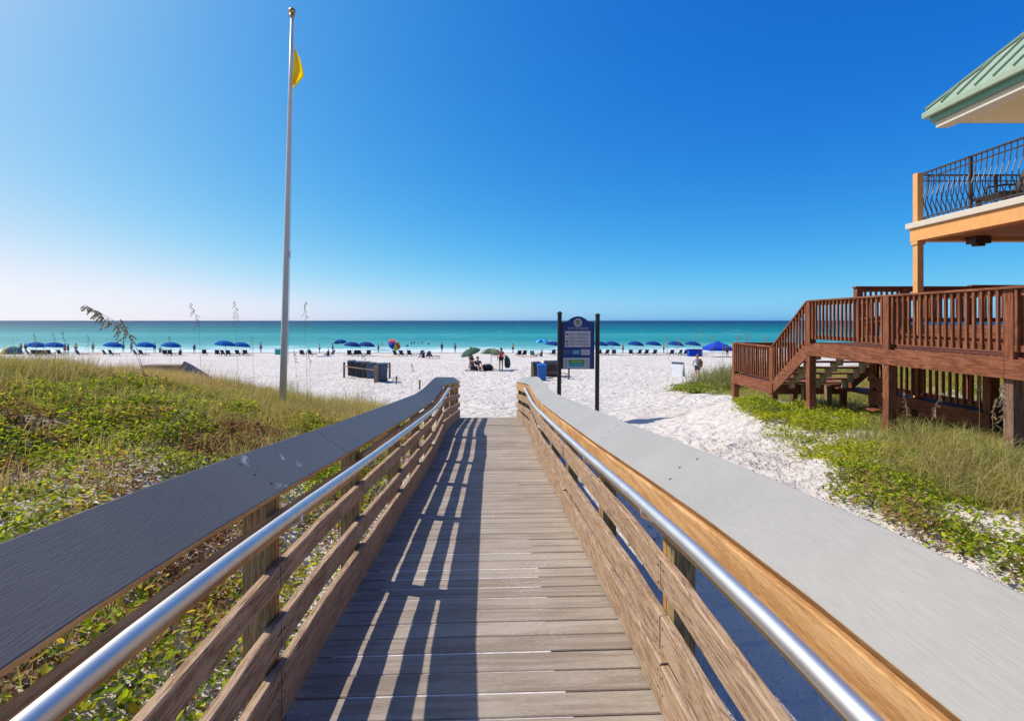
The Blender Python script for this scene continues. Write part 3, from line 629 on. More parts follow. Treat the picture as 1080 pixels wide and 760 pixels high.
# stairs down to the lower landing
LH = 1.62; L0, L1 = 13.65, 16.1; LX = 8.75
ns = 7; run = (L0-12.09)/ns; rise = (LH-FH)/ns
mb = MB(); raw = MB()
for i in range(ns):
    yy = 12.09+i*run; hh = FH+(i+1)*rise
    if i < ns-1: 
        raw.box(XD+.06, LX, yy-.01, yy+.125, z_(hh+.036), z_(hh)); raw.box(XD+.06, LX, yy+.132, yy+run+.03, z_(hh+.036), z_(hh))
for xx in (XD+.30, XD+.95, LX-.25):
    mb = MB()
    for i in range(ns-1):
        yy = 12.09+i*run; hh = FH+(i+1)*rise
        mb.add([(xx-.02,yy,z_(hh+.036)),(xx-.02,yy+run,z_(hh+.036)),(xx-.02,yy+run,z_(hh+.036+rise+.08)),(xx-.02,yy,z_(hh+.036+.20)),
                (xx+.02,yy,z_(hh+.036)),(xx+.02,yy+run,z_(hh+.036)),(xx+.02,yy+run,z_(hh+.036+rise+.08)),(xx+.02,yy,z_(hh+.036+.20))],
               [(0,1,2,3),(7,6,5,4),(0,4,5,1),(1,5,6,2),(2,6,7,3),(3,7,4,0)])
    dpart(mb, 'stair_stringer', M['raw_wood'], 0)
dpart(raw, 'stair_tread', M['red_wood_x'], .004)
for xx in (XD-.02, LX):
    dpart(MB().beam((xx, 12.09, z_(FH+.20)), (xx, L0, z_(LH+.12)), .04, .29), 'stair_skirt', M['red_wood_y'])
panel((XD+.03, 12.075), (XD+.03, L0-.0), RT+.005, LH-.95, FH+.02, LH+.0, 0, .05)
# landing
mb = MB(); yy = L0
while yy < L1-.1: mb.box(XD-.02, LX, yy, yy+.138, z_(LH+.036), z_(LH)); yy += .144
dpart(mb, 'deck_floor', M['red_wood_x'], 0)
dpart_box(XD-.062, XD-.002, L0-.03, L1+.04, LH+.04, LH+.30, 'rim_beam', M['red_wood_y'])
dpart_box(XD-.002, LX, L1, L1+.04, LH+.04, LH+.30, 'rim_beam', M['red_wood_x']); dpart_box(XD, LX, L0-.05, L0-.01, LH+.04, LH+.30, 'rim_beam', M['red_wood_x'])
post(XD+.03, L0+.05, LH-.92, w=.15); post(XD+.03, L1-.05, LH-.92, w=.15); post(LX-.05, L1-.05, LH-.92, w=.13); post(LX-.05, L0+.05, LH, w=.13)
post(XD+.7, L0-.2, LH+.05, 'treated_v', w=.13); post(XD+1.3, L0-.2, LH+.05, 'treated_v', w=.13)
panel((XD+.03, L0+.12), (XD+.03, L1-.12), LH-.95, LH-.95, LH, LH, .1, .1)
panel((XD+.12, L1-.05), (LX-.12, L1-.05), LH-.95, LH-.95, LH, LH, .1, .1)
# lower walkway running back under the deck
WX = 8.35
mb = MB(); yy = 9.2
while yy < 13.5: mb.box(WX+.02, WX+1.6, yy, yy+.138, z_(LH+.036+.1), z_(LH+.1)); yy += .144
dpart(mb, 'deck_floor', M['red_wood_x'], 0)
dpart_box(WX-.02, WX+.018, 9.1, 12.2, LH+.0, LH+.33, 'rim_beam', M['red_wood_y'])
post(WX+.09, 9.2, .83, w=.15); post(WX+.09, 12.15, .83, w=.14)
panel((WX+.07, 9.28), (WX+.07, 12.08), LH-.82, LH-.82, LH+.02, LH+.02, 0, 0, sp=.15)
dpart(MB().beam((WX+.02, 12.2, z_(LH-.35)), (WX+.02, 10.9, z_(LH+.55)), .04, .26), 'stair_skirt', M['red_wood_y'])
mb = MB()
for i in range(4): mb.box(WX-.9, WX-.03, 11.0-.28*i-.28, 11.0-.28*i, z_(LH+.22+.17*i+.036), z_(LH+.22+.17*i))
dpart(mb, 'stair_tread', M['red_wood_x'])
# upper platform with steps and far balustrade
UF = .10
mb = MB(); x = 9.2
while x < RX-.1: mb.box(x, x+.138, 5.2, 12.2, z_(UF+.036), z_(UF)); x += .144
dpart(mb, 'deck_floor', M['red_wood_y'], 0)
dpart_box(9.15, 9.19, 5.2, 12.2, UF+.04, FH-.003, 'rim_beam', M['red_wood_y'])
dpart_box(8.85, 9.148, 5.6, 12.0, .30, .34, 'stair_tread', M['red_wood_y']); dpart_box(8.90, 8.94, 5.6, 12.0, .345, FH-.003, 'rim_beam', M['red_wood_y'])
UT = -.80
for xx in (8.1, 9.18, 10.7, 12.2): dpart(MB().box(xx-.07, xx+.07, 12.13, 12.27, z_(FH+.3), z_(UT+.04)), 'rail_post', M['red_wood_z'])
panel((8.1,12.2), (9.11,12.2), UT, UT, FH-.3, FH-.3, .1, .07); panel((9.25,12.2), (10.63,12.2), UT, UT, UF, UF, .07, .07); panel((10.77,12.2), (12.13,12.2), UT-.03, UT-.03, UF, UF, .07, .2)
panel((8.12,12.1), (8.12,11.0), -.05, .45-.9+.3, FH+.0, FH+.0, 0, 0)
panel((9.23,8.9), (9.23,5.4), UT+.15, UT+.15, UF, UF, .07, .07); dpart(MB().box(9.16,9.30,8.9,9.04,z_(FH),z_(UT+.19)), 'rail_post', M['red_wood_z'])

# ---------------------------------------------------------------- house with balcony and green roof
XB, YB = 9.0, 11.8
hs_ = empty('beach_house', (XB, YB, 0)); tag(hs_, 'orange stucco beach house with curved iron balcony railing and pale green metal roof', 'house')
def hpart(mb, name, mat, parent=None, bevel=0, smooth=False):
    mb.v = [(v[0]-XB, v[1]-YB, v[2]) for v in mb.v]; o = mb.build(name, mat, parent or hs_, bevel=bevel, smooth=smooth); return o
bf = EZ+2.19; HXW = 12.45; YN = 1.5
hpart(MB().box(XB-.05, HXW, YN, YB+.08, bf-.13, bf), 'balcony_slab', M['cream_trim'], bevel=.015)
hpart(MB().box(XB, XB+.25, YN, YB, bf-.42, bf-.132), 'balcony_beam', M['stucco'], bevel=.01)
hpart(MB().box(XB+.252, HXW, YB-.25, YB, bf-.42, bf-.132), 'balcony_beam', M['stucco'], bevel=.01)
mb = MB(); yy = YN
while yy < YB-.4: mb.box(XB+.252, HXW, yy, yy+.132, bf-.36, bf-.33); yy += .14
hpart(mb, 'balcony_ceiling', M['ceiling_wood'])
for yy in (YB-.15, 6.6, 1.9):
    g = gz(XB, yy)-.3
    c = hpart(MB().box(XB+.02, XB+.16, yy-.05, yy+.09, g, bf-.42), 'column', M['stucco'], bevel=.008)
    hpart(MB().box(XB-.005, XB+.185, yy-.075, yy+.115, bf-.50, bf-.422), 'column_cap', M['stucco'], bevel=.008)
    hpart(MB().box(XB+.02, XB+.16, yy-.05, yy+.09, bf+.002, bf+1.10), 'railing_post', M['stucco'], bevel=.008)
# curved iron railing
def iron(a, b, name='balcony_railing'):
    mb = MB(); a = Vector(a); b = Vector(b); L_ = (b-a).length; u = (b-a).normalized(); out = Vector((-1,0,0)) if abs(u.y) > .5 else Vector((0,1,0))
    mb.beam(a+Vector((0,0,1.06)), b+Vector((0,0,1.06)), .05, .03); mb.beam(a+Vector((0,0,.93)), b+Vector((0,0,.93)), .03, .02); mb.beam(a+Vector((0,0,.08)), b+Vector((0,0,.08)), .035, .025)
    n = int(L_/.115)
    for i in range(1, n):
        p = a+u*(L_*i/n); pts = []
        for t_ in np.linspace(0, 1, 9):
            bulge = .11*math.sin(PI*min(1, t_*1.25))**2*(1 if t_ < .8 else 0)-.02*math.sin(2*PI*t_)
            pts.append(p+Vector((0,0,.08+.85*t_))+out*bulge)
        pts.append(p+Vector((0,0,1.05))); mb.tube(pts, .0105, n=5)
    for q in (L_*.5,):
        p = a+u*q; mb.beam(p, p+Vector((0,0,1.07)), .05, .05, up=(1,0,0))
    return hpart(mb, name, M['iron'])
iron((XB+.10, YB-.26, bf), (XB+.10, 9.15, bf)); iron((XB+.10, 9.14, bf), (XB+.10, 6.72, bf)); iron((XB+.10, 6.48, bf), (XB+.10, 4.2, bf)); iron((XB+.22, YB-.12, bf), (HXW, YB-.12, bf))
hpart(MB().box(XB+1.0, XB+1.35, YB-.55, YB-.3, bf-.52, bf-.365).box(XB+1.08, XB+1.27, YB-.5, YB-.35, bf-.57, bf-.522), 'ceiling_lamp', M['iron'], bevel=.01)
# walls
hpart(MB().box(HXW, 20, YN-2, 11.45, EZ-3.0, EZ+4.9), 'wall', M['stucco'])
for (a, b) in ((8.6, 10.4), (5.2, 7.6), (2.0, 4.0)):
    for z0, z1 in ((bf+.05, bf+2.15), (EZ-.05, EZ+1.95)):
        w_ = hpart(MB().box(HXW-.06, HXW-.003, a-.1, b+.1, z0-.02, z1+.1), 'window', M['cream_trim']); hpart(MB().box(HXW-.075, HXW-.062, a, b, z0+.08, z1), 'pane', M['glass'], parent=w_)
# roof: hip with standing seams
rx, ry, rz = 9.6, 12.1, EZ+4.72; XR, YR = 21.5, -2.0; pit = .98
def rp(x, y, s): return (x, y, rz+.10+s)
sp_ = 5.2
A = Vector((rx, ry, rz+.14)); B = Vector((rx, YR, rz+.14)); A2 = Vector((rx+sp_, ry-sp_, rz+.14+sp_*pit)); B2 = Vector((rx+sp_, YR+sp_, rz+.14+sp_*pit))
Cc = Vector((XR, ry, rz+.14)); C2 = Vector((XR-sp_, ry-sp_, rz+.14+sp_*pit)); Dd = Vector((XR, YR, rz+.14)); D2 = Vector((XR-sp_, YR+sp_, rz+.14+sp_*pit))
mb = MB(); dn = Vector((0,0,-.05)); q = [A,B,Dd,Cc,A2,B2,D2,C2]
mb.add([tuple(v) for v in q]+[tuple(v+dn) for v in q], [(0,1,5,4),(0,4,7,3),(3,7,6,2),(2,6,5,1),(4,5,6,7),(8,12,13,9),(8,11,15,12),(11,10,14,15),(10,9,13,14),(0,8,9,1),(1,9,10,2),(2,10,11,3),(3,11,8,0)])
rf = hpart(mb, 'roof', M['green_metal'])
mb = MB(); nrm = Vector((-pit, 0, 1)).normalized()*.02
for yy in np.arange(ry-.45, YR+.3, -.42):
    s0 = min(sp_, ry-yy, yy-YR); mb.beam(Vector((rx, yy, rz+.14))+nrm, Vector((rx+s0, yy, rz+.14+s0*pit))+nrm, .025, .05, up=nrm)
nrm = Vector((0, pit, 1)).normalized()*.02
for xx in np.arange(rx+.45, XR-.3, .42):
    s0 = min(sp_, xx-rx, XR-xx); mb.beam(Vector((xx, ry, rz+.14))+nrm, Vector((xx, ry-s0, rz+.14+s0*pit))+nrm, .025, .05, up=nrm)
mb.beam(A+Vector((0,0,.03)), A2+Vector((0,0,.03)), .10, .05)
hpart(mb, 'roof_seam', M['green_metal'], parent=rf)
# gutter / fascia and soffit
g_ = MB(); g_.box(rx-.06, rx+.05, YR, ry+.06, rz-.04, rz+.10); g_.box(rx+.051, XR, ry-.05, ry+.06, rz-.04, rz+.10); hpart(g_, 'gutter', M['green_metal'], bevel=.02)
g_ = MB(); g_.box(rx+.06, rx+.12, YR, ry-.06, rz-.17, rz+.02); g_.box(rx+.121, XR, ry-.12, ry-.06, rz-.17, rz+.02); hpart(g_, 'fascia', M['green_dark'])
hpart(MB().box(rx+.13, HXW+.5, YR, ry-.13, rz-.185, rz-.15), 'soffit', M['soffit'])
hpart(MB().box(rx+.13, rx+.42, YR+.2, ry-.13, rz-.30, rz-.187), 'soffit_trim', M['cream_trim'])
hpart(MB().box(rx+.95, rx+1.2, ry-1.75, ry-1.5, rz-.36, rz-.19), 'soffit_lamp', M['iron'])

# balcony lounger
lg = empty('lounge_chair', (9.55, 10.5, bf)); tag(lg, 'dark wicker lounge chair with raised back on the upper balcony', 'lounge chair')
sec = MB(); P_ = [(0,.34),(.45,.36),(.75,.40),(.90,.62),(1.10,1.02),(1.22,1.20)]
for (x, z) in P_:
    for yy in (-.33, .33):
        sec.v.append((x, yy, z)); sec.v.append((x+(.05 if x > 1.1 else 0), yy, z-.07))
for i in range(len(P_)-1):
    a = i*4; sec.f += [(a,a+2,a+6,a+4),(a+1,a+5,a+7,a+3),(a,a+4,a+5,a+1),(a+2,a+3,a+7,a+6)]; sec.m += [0]*4
sec.f += [(0,1,3,2),(20,22,23,21)]; sec.m += [0,0]
sec.build('seat_back', M['wicker'], lg, bevel=.02)
for x in (.08, .78):
    for yy in (-.28, .28): MB().box(x, x+.05, yy-.025, yy+.025, .001, .27).build('leg', M['iron'], lg)
for yy in (-.37, .37): MB().tube([(.3,yy,.25),(.35,yy,.58),(.7,yy,.64),(1.0,yy,.64)], .022, n=8).build('armrest', M['wicker'], lg, smooth=True)
ch = empty('patio_chair', (10.9, 10.3, bf)); tag(ch, 'dark rounded wicker patio chair behind the lounge chair on the balcony', 'chair')
mb = MB(); mb.box(-.32,.32,-.32,.32,.32,.44); mb.build('seat', M['wicker'], ch, bevel=.04)
mb = MB(); mb.tube([(-.34,-.3,.45),(-.2,.3,1.0),(.2,.3,1.12),(.34,-.3,.5)], .05, n=8); mb.box(-.3,.3,.27,.33,.44,1.02); mb.build('backrest', M['wicker'], ch, bevel=.02)
for x in (-.27,.27):
    for yy in (-.27,.27): MB().box(x-.02,x+.02,yy-.02,yy+.02,.001,.32).build('leg', M['iron'], ch)

# ---------------------------------------------------------------- vegetation (leaves and blades as real faces)
def infrust(X, Y, m=1.5): return (Y > .4) & (np.abs(X) < Y*.99+m)
def pick(n, x0, x1, y0, y1, dens):
    X = RS.uniform(x0, x1, n); Y = RS.uniform(y0, y1, n); k_ = infrust(X, Y) & (RS.rand(n) < dens(X, Y)); return X[k_], Y[k_]
def in_ramp(X, Y): return np.abs(X+Y*math.sin(YAW)+.07) < 1.12
def leaves(name, X, Y, size, hgt, cols, label, cat, up=.75):
    n = len(X); Z0 = EZ-Hh(X, Y); mound = fbm(X, Y, .8, 31, 2)
    z = Z0+.01+RS.rand(n)**.8*hgt*(.1+2.4*np.clip(mound-.2,0,1))
    yaw = RS.rand(n)*2*PI; pitch = RS.normal(0, .42, n)+.15; roll = RS.normal(0, .42, n); s = size*RS.uniform(.5, 1.5, n)
    # leaf: base, left, tip, right, with a fold; in local (along, across, up)
    prof_ = np.array([(0,0,0),(.38,.27,.09),(.85,.24,.07),(1.15,0,-.03),(.85,-.24,.07),(.38,-.27,.09),(.5,0,-.03)])
    a, c, u = prof_[:,0][None]*s[:,None], prof_[:,1][None]*s[:,None], prof_[:,2][None]*s[:,None]
    cr, sr = np.cos(roll)[:,None], np.sin(roll)[:,None]; c, u = c*cr-u*sr, c*sr+u*cr
    cp, sp2 = np.cos(pitch)[:,None], np.sin(pitch)[:,None]; a, u = a*cp-u*sp2, a*sp2+u*cp
    cy, sy = np.cos(yaw)[:,None], np.sin(yaw)[:,None]
    V = np.stack([X[:,None]+a*cy-c*sy, Y[:,None]+a*sy+c*cy, z[:,None]+u], -1).reshape(-1,3)
    b = (np.arange(n)*7)[:,None]
    Q = np.concatenate([b+np.array([0,6,2,1]), b+np.array([6,3,3,2])*1, b+np.array([0,5,4,6]), b+np.array([6,4,4,3])], 1)
    tri = np.concatenate([b+np.array(t_) for t_ in ((0,6,1),(1,6,2),(2,6,3),(3,6,4),(4,6,5),(5,6,0))], 1).reshape(-1,3)
    cols = np.array(cols); patch = fbm(X, Y, 1.3, 77, 3); idx = np.clip(((patch-.5)*2.4+.5+RS.normal(0,.20,n))*len(cols), 0, len(cols)-1).astype(int)
    tone = cols[idx]*RS.uniform(.6, 1.4, n)[:,None]; tone = np.repeat(tone, 7, 0)
    o = rawmesh(name, V, tri, M['leaf'], tone=np.clip(tone, 0, 1)); tag(o, label, cat, kind='stuff'); return o
def blades(name, X, Y, lo, hi, wid, cols, label, cat, lean=.5, wind=(.15,-.05), dry=.0):
    n = len(X); Z0 = EZ-Hh(X, Y)-.02; L_ = RS.uniform(lo, hi, n)*(.55+.8*fbm(X, Y, 1.4, 51, 2)); yaw = RS.rand(n)*2*PI; ln = np.abs(RS.normal(0, lean, n))+.08
    w = wid*RS.uniform(.6,1.3,n)
    ts = np.array([0,.33,.68,1.0]); hor = ts[None]**1.8*ln[:,None]*L_[:,None]*.95; ver = (ts[None]-.35*np.clip(ln[:,None],0,1.4)*ts[None]**2.2)*L_[:,None]
    bx = np.cos(yaw)[:,None]*hor+wind[0]*ts[None]**2*L_[:,None]; by = np.sin(yaw)[:,None]*hor+wind[1]*ts[None]**2*L_[:,None]
    fa = RS.rand(n)*PI; wx = (np.cos(fa)*w)[:,None]*np.array([1,.9,.6,.12])[None]; wy = (np.sin(fa)*w)[:,None]*np.array([1,.9,.6,.12])[None]
    P0 = np.stack([X[:,None]+bx-wx, Y[:,None]+by-wy, Z0[:,None]+ver], -1); P1 = np.stack([X[:,None]+bx+wx, Y[:,None]+by+wy, Z0[:,None]+ver], -1)
    V = np.stack([P0, P1], 2).reshape(-1,3); b = (np.arange(n)*8)[:,None]
    Q = np.concatenate([b+np.array(t_) for t_ in ((0,1,3,2),(2,3,5,4),(4,5,7,6))], 1).reshape(-1,4)
    cols = np.array(cols); patch = fbm(X, Y, 1.6, 91, 3); idx = np.clip(((patch-.5)*2.4+.5+RS.normal(0,.25,n))*len(cols), 0, len(cols)-1).astype(int)
    tone = np.repeat(cols[idx]*RS.uniform(.75,1.25,n)[:,None], 8, 0)
    o = rawmesh(name, V, Q, M['grass'], tone=np.clip(tone,0,1)); tag(o, label, cat, kind='stuff'); return o
def clump(X, Y, k, r):
    n = len(X); return np.repeat(X, k)+RS.normal(0, r, n*k), np.repeat(Y, k)+RS.normal(0, r, n*k)

vine_cols = [(.22,.11,.045),(.36,.37,.017),(.15,.22,.010),(.29,.37,.013),(.40,.43,.016),(.10,.16,.010),(.29,.36,.014),(.50,.40,.025),(.24,.13,.055)]
def dl(X, Y):    # left dune vines
    xr = X+Y*math.sin(YAW)
    m_ = sm(-1.05, -1.9, xr)*(1-sm(11.5, 15, Y))
    bare = sm(.36, .50, fbm(X, Y, 1.5, 7, 4)); near = sm(1.5, 5.5, Y+.3*(-xr-4))
    return m_*(.30+.70*np.clip(bare+.1*near, 0, 1))*(.60+.40*near)*(1-.65*sm(8.0, 12.5, Y))
X, Y = pick(620000, -17, -1.0, .8, 15, dl); k_ = ~in_ramp(X, Y); X, Y = X[k_], Y[k_]
leaves('dune_vines', X, Y, .043, .17, vine_cols, 'bright green beach vines creeping over the left dune', 'ground cover')
def dr(X, Y):
    bnd = np.interp(Y, [0,4,7,9,12,13.5], [3.95,4.0,4.15,4.55,5.2,6.0])+.5*(fbm(X,Y,1.1,3,3)-.5)*2
    m_ = sm(-.1,.25, X-bnd)*(1-sm(13,14.5,Y)); bare = sm(.43,.54, fbm(X,Y,1.3,8,4)); inner = 1-sm(1.2,3.2,X-bnd)
    return m_*(.06+.94*bare)*(.15+.85*inner)
X, Y = pick(300000, 3.6, 13.5, 2.5, 15, dr)
leaves('right_vines', X, Y, .043, .15, vine_cols[1:7]+[(.30,.20,.07)], 'bright green beach vines spreading over sand between ramp and red-brown deck', 'ground cover').name = 'beach_vines'
def dfv(X, Y):
    c = sm(0,.6, X-np.interp(Y,[20.5,21.5,25],[8.2,7.0,6.8]))*(1-sm(9.8,10.8,X))*sm(20.4,21.2,Y)*(1-sm(24,25,Y)); return c*(.2+.8*sm(.4,.5,fbm(X,Y,1.2,18,3)))
X, Y = pick(30000, 6, 11, 20, 26, dfv)
leaves('far_vines', X, Y, .085, .22, [(.22,.22,.04),(.18,.25,.03),(.27,.30,.05)], 'patch of yellow-green vines on open sand beyond the sign', 'ground cover').name = 'sand_vines'

straw = [(.52,.38,.14),(.24,.26,.04),(.46,.36,.09),(.33,.31,.06),(.40,.35,.08),(.20,.23,.035),(.50,.38,.15)]
def dg_(X, Y):
    xr = X+Y*math.sin(YAW); m_ = sm(-1.3,-2.6, xr+np.clip((Y-9)*.20,0,5))*(1-sm(16.0,18.5,Y)); return m_*(sm(5.5,10.5,Y)*.86+.14)*(.35+.65*sm(.36,.5,fbm(X,Y,1.8,44,3)))
X, Y = pick(40000, -21, -1.2, 1.5, 19, dg_); X, Y = clump(X, Y, 9, .055); k_ = ~in_ramp(X, Y); X, Y = X[k_], Y[k_]
blades('dune_grass', X, Y, .18, .46, .0042, straw, 'straw and olive dune grass along the crest of the left dune', 'dune grass')
def dgt(X, Y):
    xr = X+Y*math.sin(YAW); return sm(-2.0,-3.4, xr+np.clip((Y-9)*.15,0,3))*sm(6,10,Y)*(1-sm(17.5,20,Y))*sm(.45,.62,fbm(X,Y,1.0,144,2))
X, Y = pick(5200, -21, -2.5, 5, 20, dgt); X, Y = clump(X, Y, 5, .04)
blades('tall_dune_grass', X, Y, .38, .80, .0035, [(.46,.34,.16),(.36,.30,.10),(.22,.25,.06)], 'taller wispy straw grass tufts rising above the left dune crest', 'dune grass', lean=.28, wind=(.1,0))
def dgr(X, Y):
    bnd = np.interp(Y, [0,4,7,9,12,14], [4.6,4.7,5.0,5.7,7.2,8.0]); m_ = sm(0,.8,X-bnd)*(1-sm(24,27,Y)); return m_*(.45+.55*sm(.34,.5,fbm(X,Y,1.2,64,3)))*(.75+.25*sm(12,16,Y))
X, Y = pick(26000, 4.5, 18, 2.8, 27, dgr); X, Y = clump(X, Y, 9, .06)
blades('bank_grass', X, Y, .18, .40, .0048, straw[1:]+[(.10,.17,.04)], 'tangled olive and straw grass under and around the red-brown deck', 'dune grass', lean=.85)
def dgd(X, Y): return np.clip(np.exp(-((X-6.9)**2/.9+(Y-7.0)**2/1.8))*1.3+np.exp(-((X-6.0)**2/.8+(Y-5.6)**2/1.5))*1.2, 0, 1)
X, Y = pick(5200, 5.0, 9, 3.5, 10, dgd); X, Y = clump(X, Y, 8, .09)
blades('dry_grass', X, Y, .24, .54, .0045, [(.48,.36,.15),(.30,.32,.06),(.55,.43,.19),(.22,.27,.05),(.36,.22,.11),(.42,.38,.11)], 'matted dry tan grass in front of the deck posts', 'dry grass', lean=1.3)
def dgf(X, Y): return np.clip(np.exp(-((X-10.3)**2/1.3+(Y-23.4)**2/3))*1.4, 0, 1)
X, Y = pick(2600, 7.5, 13, 21, 27, dgf); X, Y = clump(X, Y, 9, .10)
blades('far_grass', X, Y, .6, 1.25, .008, [(.26,.25,.08),(.34,.30,.12),(.20,.23,.06)], 'clump of tall olive grass on open sand left of the lower deck landing', 'dune grass').name = 'tall_grass'
# dry litter on the sand between the vines
X, Y = pick(26000, -12, -1.05, .8, 11, lambda X, Y: sm(-1.0,-1.4,X+Y*math.sin(YAW))*.8)
leaves('leaf_litter', X, Y, .030, .02, [(.20,.12,.07),(.30,.22,.14),(.12,.07,.05)], 'dry brown leaf litter scattered on sand by the left railing', 'leaf litter')
X, Y = pick(14000, .9, 8, .6, 10, lambda X, Y: .22*(1-sm(2.0,3.0,X))*sm(.45,.6,fbm(X,Y,.5,71,2))+sm(3.0,4.2,X)*.8)
leaves('litter_r', X, Y, .028, .02, [(.20,.12,.07),(.30,.22,.14),(.12,.07,.05)], 'dry brown leaf litter on sand by the right vines', 'leaf litter').name = 'dry_litter'

# sea oats: each plant its own thing
def sea_oat(D, base_px, tip, mid, headfrac, label, dense=26, thick=.0035, grp='tall sea oats with seed heads', spread=1.0):
    X0 = (base_px-HX)/F*D; b = Vector((X0, D, gz(X0, D)-.03)); m_ = at(mid[0], mid[1], D); t_ = at(tip[0], tip[1], D)
    rt = empty('sea_oats', tuple(b)); tag(rt, label, 'sea oats', grp)
    ctrl = [Vector((0,0,0)), (m_-b)*.5+Vector((0,0,.02)), m_-b, t_-b]
    def cr(u):
        # Catmull-Rom through the control points
        n = len(ctrl)-1; i = min(int(u*n), n-1); f_ = u*n-i; g = [ctrl[max(i-1,0)], ctrl[i], ctrl[i+1], ctrl[min(i+2,n)]]
        return .5*((2*g[1])+(-g[0]+g[2])*f_+(2*g[0]-5*g[1]+4*g[2]-g[3])*f_**2+(-g[0]+3*g[1]-3*g[2]+g[3])*f_**3)
    pts = [cr(q/24) for q in range(25)]
    MB().tube(pts, [thick*(1-.6*q/24) for q in range(25)], n=5).build('stalk', M['oat_stem'], rt, smooth=True)
    hd = MB(); Lh = (t_-m_).length*headfrac
    rr = random.Random(int(base_px*7+tip[1]))
    for q in range(dense):
        u = 1-headfrac*.34*(1-q/dense) if False else (1-.333*headfrac)+.333*headfrac*q/dense
        p = cr(min(u, .999)); a = rr.uniform(0, 2*PI); ln = Lh*.26*(1-.55*q/dense)*rr.uniform(.6,1.2)*spread
        dr_ = Vector((math.cos(a)*.55, math.sin(a)*.4, -rr.uniform(.3,1.0))).normalized()
        e = p+dr_*ln; hd.tube([p, p+dr_*ln*.6+Vector((0,0,.01)), e], .0012, n=3)
        for w_ in range(3):
            c = p.lerp(e, .45+.27*w_); l2 = .030*rr.uniform(.8,1.3)*spread**.5*(1.5 if dense > 40 else 1); wd = .010*(1.5 if dense > 40 else 1)
            ax = (dr_+Vector((rr.uniform(-.4,.4), rr.uniform(-.4,.4), rr.uniform(-.3,.3)))).normalized(); sd_ = ax.cross(Vector((0.3,1,.2))).normalized()*wd; nn = ax.cross(sd_).normalized()*.003
            hd.add([c-ax*l2*.5, c+sd_, c+ax*l2*.6, c-sd_, c+nn, c-nn], [(0,1,4),(1,2,4),(2,3,4),(3,0,4),(1,0,5),(2,1,5),(3,2,5),(0,3,5)])
    hd.build('seed_head', M['oat'], rt)
    if D < 11:
        bl = MB()
        for q in range(7):
            a = rr.uniform(0, 2*PI); l3 = rr.uniform(.4,.75); o_ = Vector((math.cos(a), math.sin(a), 0))
            p1 = [Vector((0,0,0)), o_*l3*.15+Vector((0,0,l3*.5)), o_*l3*.45+Vector((0,0,l3*.75)), o_*l3*.8+Vector((0,0,l3*.6))]
            bl.tube(p1, [.005,.0045,.003,.0008], n=4)
        bl.build('blade', M['grass_plain'] if 'grass_plain' in M else M['oat_stem'], rt)
M['grass_plain'] = plain('green_blade', (.17,.21,.06), rough=.6)
sea_oat(7.0, 176, (89,321), (136,352), 1.0, 'largest arching sea oat seed head in front of the left end of the sea', dense=44, thick=.0045)
sea_oat(7.2, 178, (127,336), (137,358), .9, 'short second seed head just behind the large arching one', dense=18)
sea_oat(11, 214, (200,319), (209,342), 1.0, 'thin sea oat stalk with sparse leaning head between the large seed head and flagpole', dense=18)
sea_oat(12, 252, (248,317), (249,341), 1.0, 'upright sea oat stalk with head at the horizon left of the flagpole', dense=16)
sea_oat(12, 325, (322,317), (322,341), 1.0, 'upright sea oat stalk with head at the horizon right of the flagpole', dense=16)
for i, (bx, tx, ty, my, D) in enumerate([(38,36,351,360,14),(60,56,351,360,14.5),(66,66,349,360,14),(94,92,352,364,15),(180,178,354,362,15.5),(268,265,353,372,13),(316,310,368,381,12),(328,325,365,382,12),(396,384,372,388,13),(432,434,383,391,13.5)]):
    sea_oat(D, bx, (tx,ty), (tx+1.5,my), 1.0, 'small distant sea oat stalk %s' % ['at the far left above the shade tent','left of the first blue umbrella pair','over the first blue umbrella pair','right of the first umbrella pair','above the third lone umbrella','beside the flagpole on its left','right of the flagpole, shorter leaning one','right of the flagpole, darker thicker one','in front of the left bin corral','between the left bin corral and ramp end'][i], dense=10)
for i, (bx, tx, ty, my, D) in enumerate([(712,703,353,370,22),(722,716,354,368,22),(738,739,344,367,22.5),(748,751,352,366,23),(765,762,362,380,24),(783,779,352,364,18),(790,788,348,364,19),(800,806,352,366,19)]):
    sea_oat(D, bx, (tx,ty), (tx+1,my), 1.0, 'pinkish sea oat head %s' % ['furthest left above the far grass clump','second from left above the far grass clump','tallest above the far grass clump','in front of the blue canopy','low in front of the blue canopy base','just left of the lower deck landing','above the lower deck landing railing','right above the lower deck landing railing'][i], dense=14, spread=1.9, thick=.006)
for i, (bx, tx, ty, mx_, my, D) in enumerate([(974,993,413,984,438,8.2),(1033,1033,388,1033,410,7.8),(1062,1056,404,1059,442,6.6),(956,953,412,956,436,8.4),(1048,1050,420,1047,440,6.9)]):
    sea_oat(D, bx, (tx,ty), (mx_,my), 1.0, 'golden sea oat %s' % ['leaning right in front of the lower balusters','straight, right of the lower walkway end post','dense head against the grey front deck post','below the orange column','small one left of the grey front deck post'][i], dense=24, spread=.8)

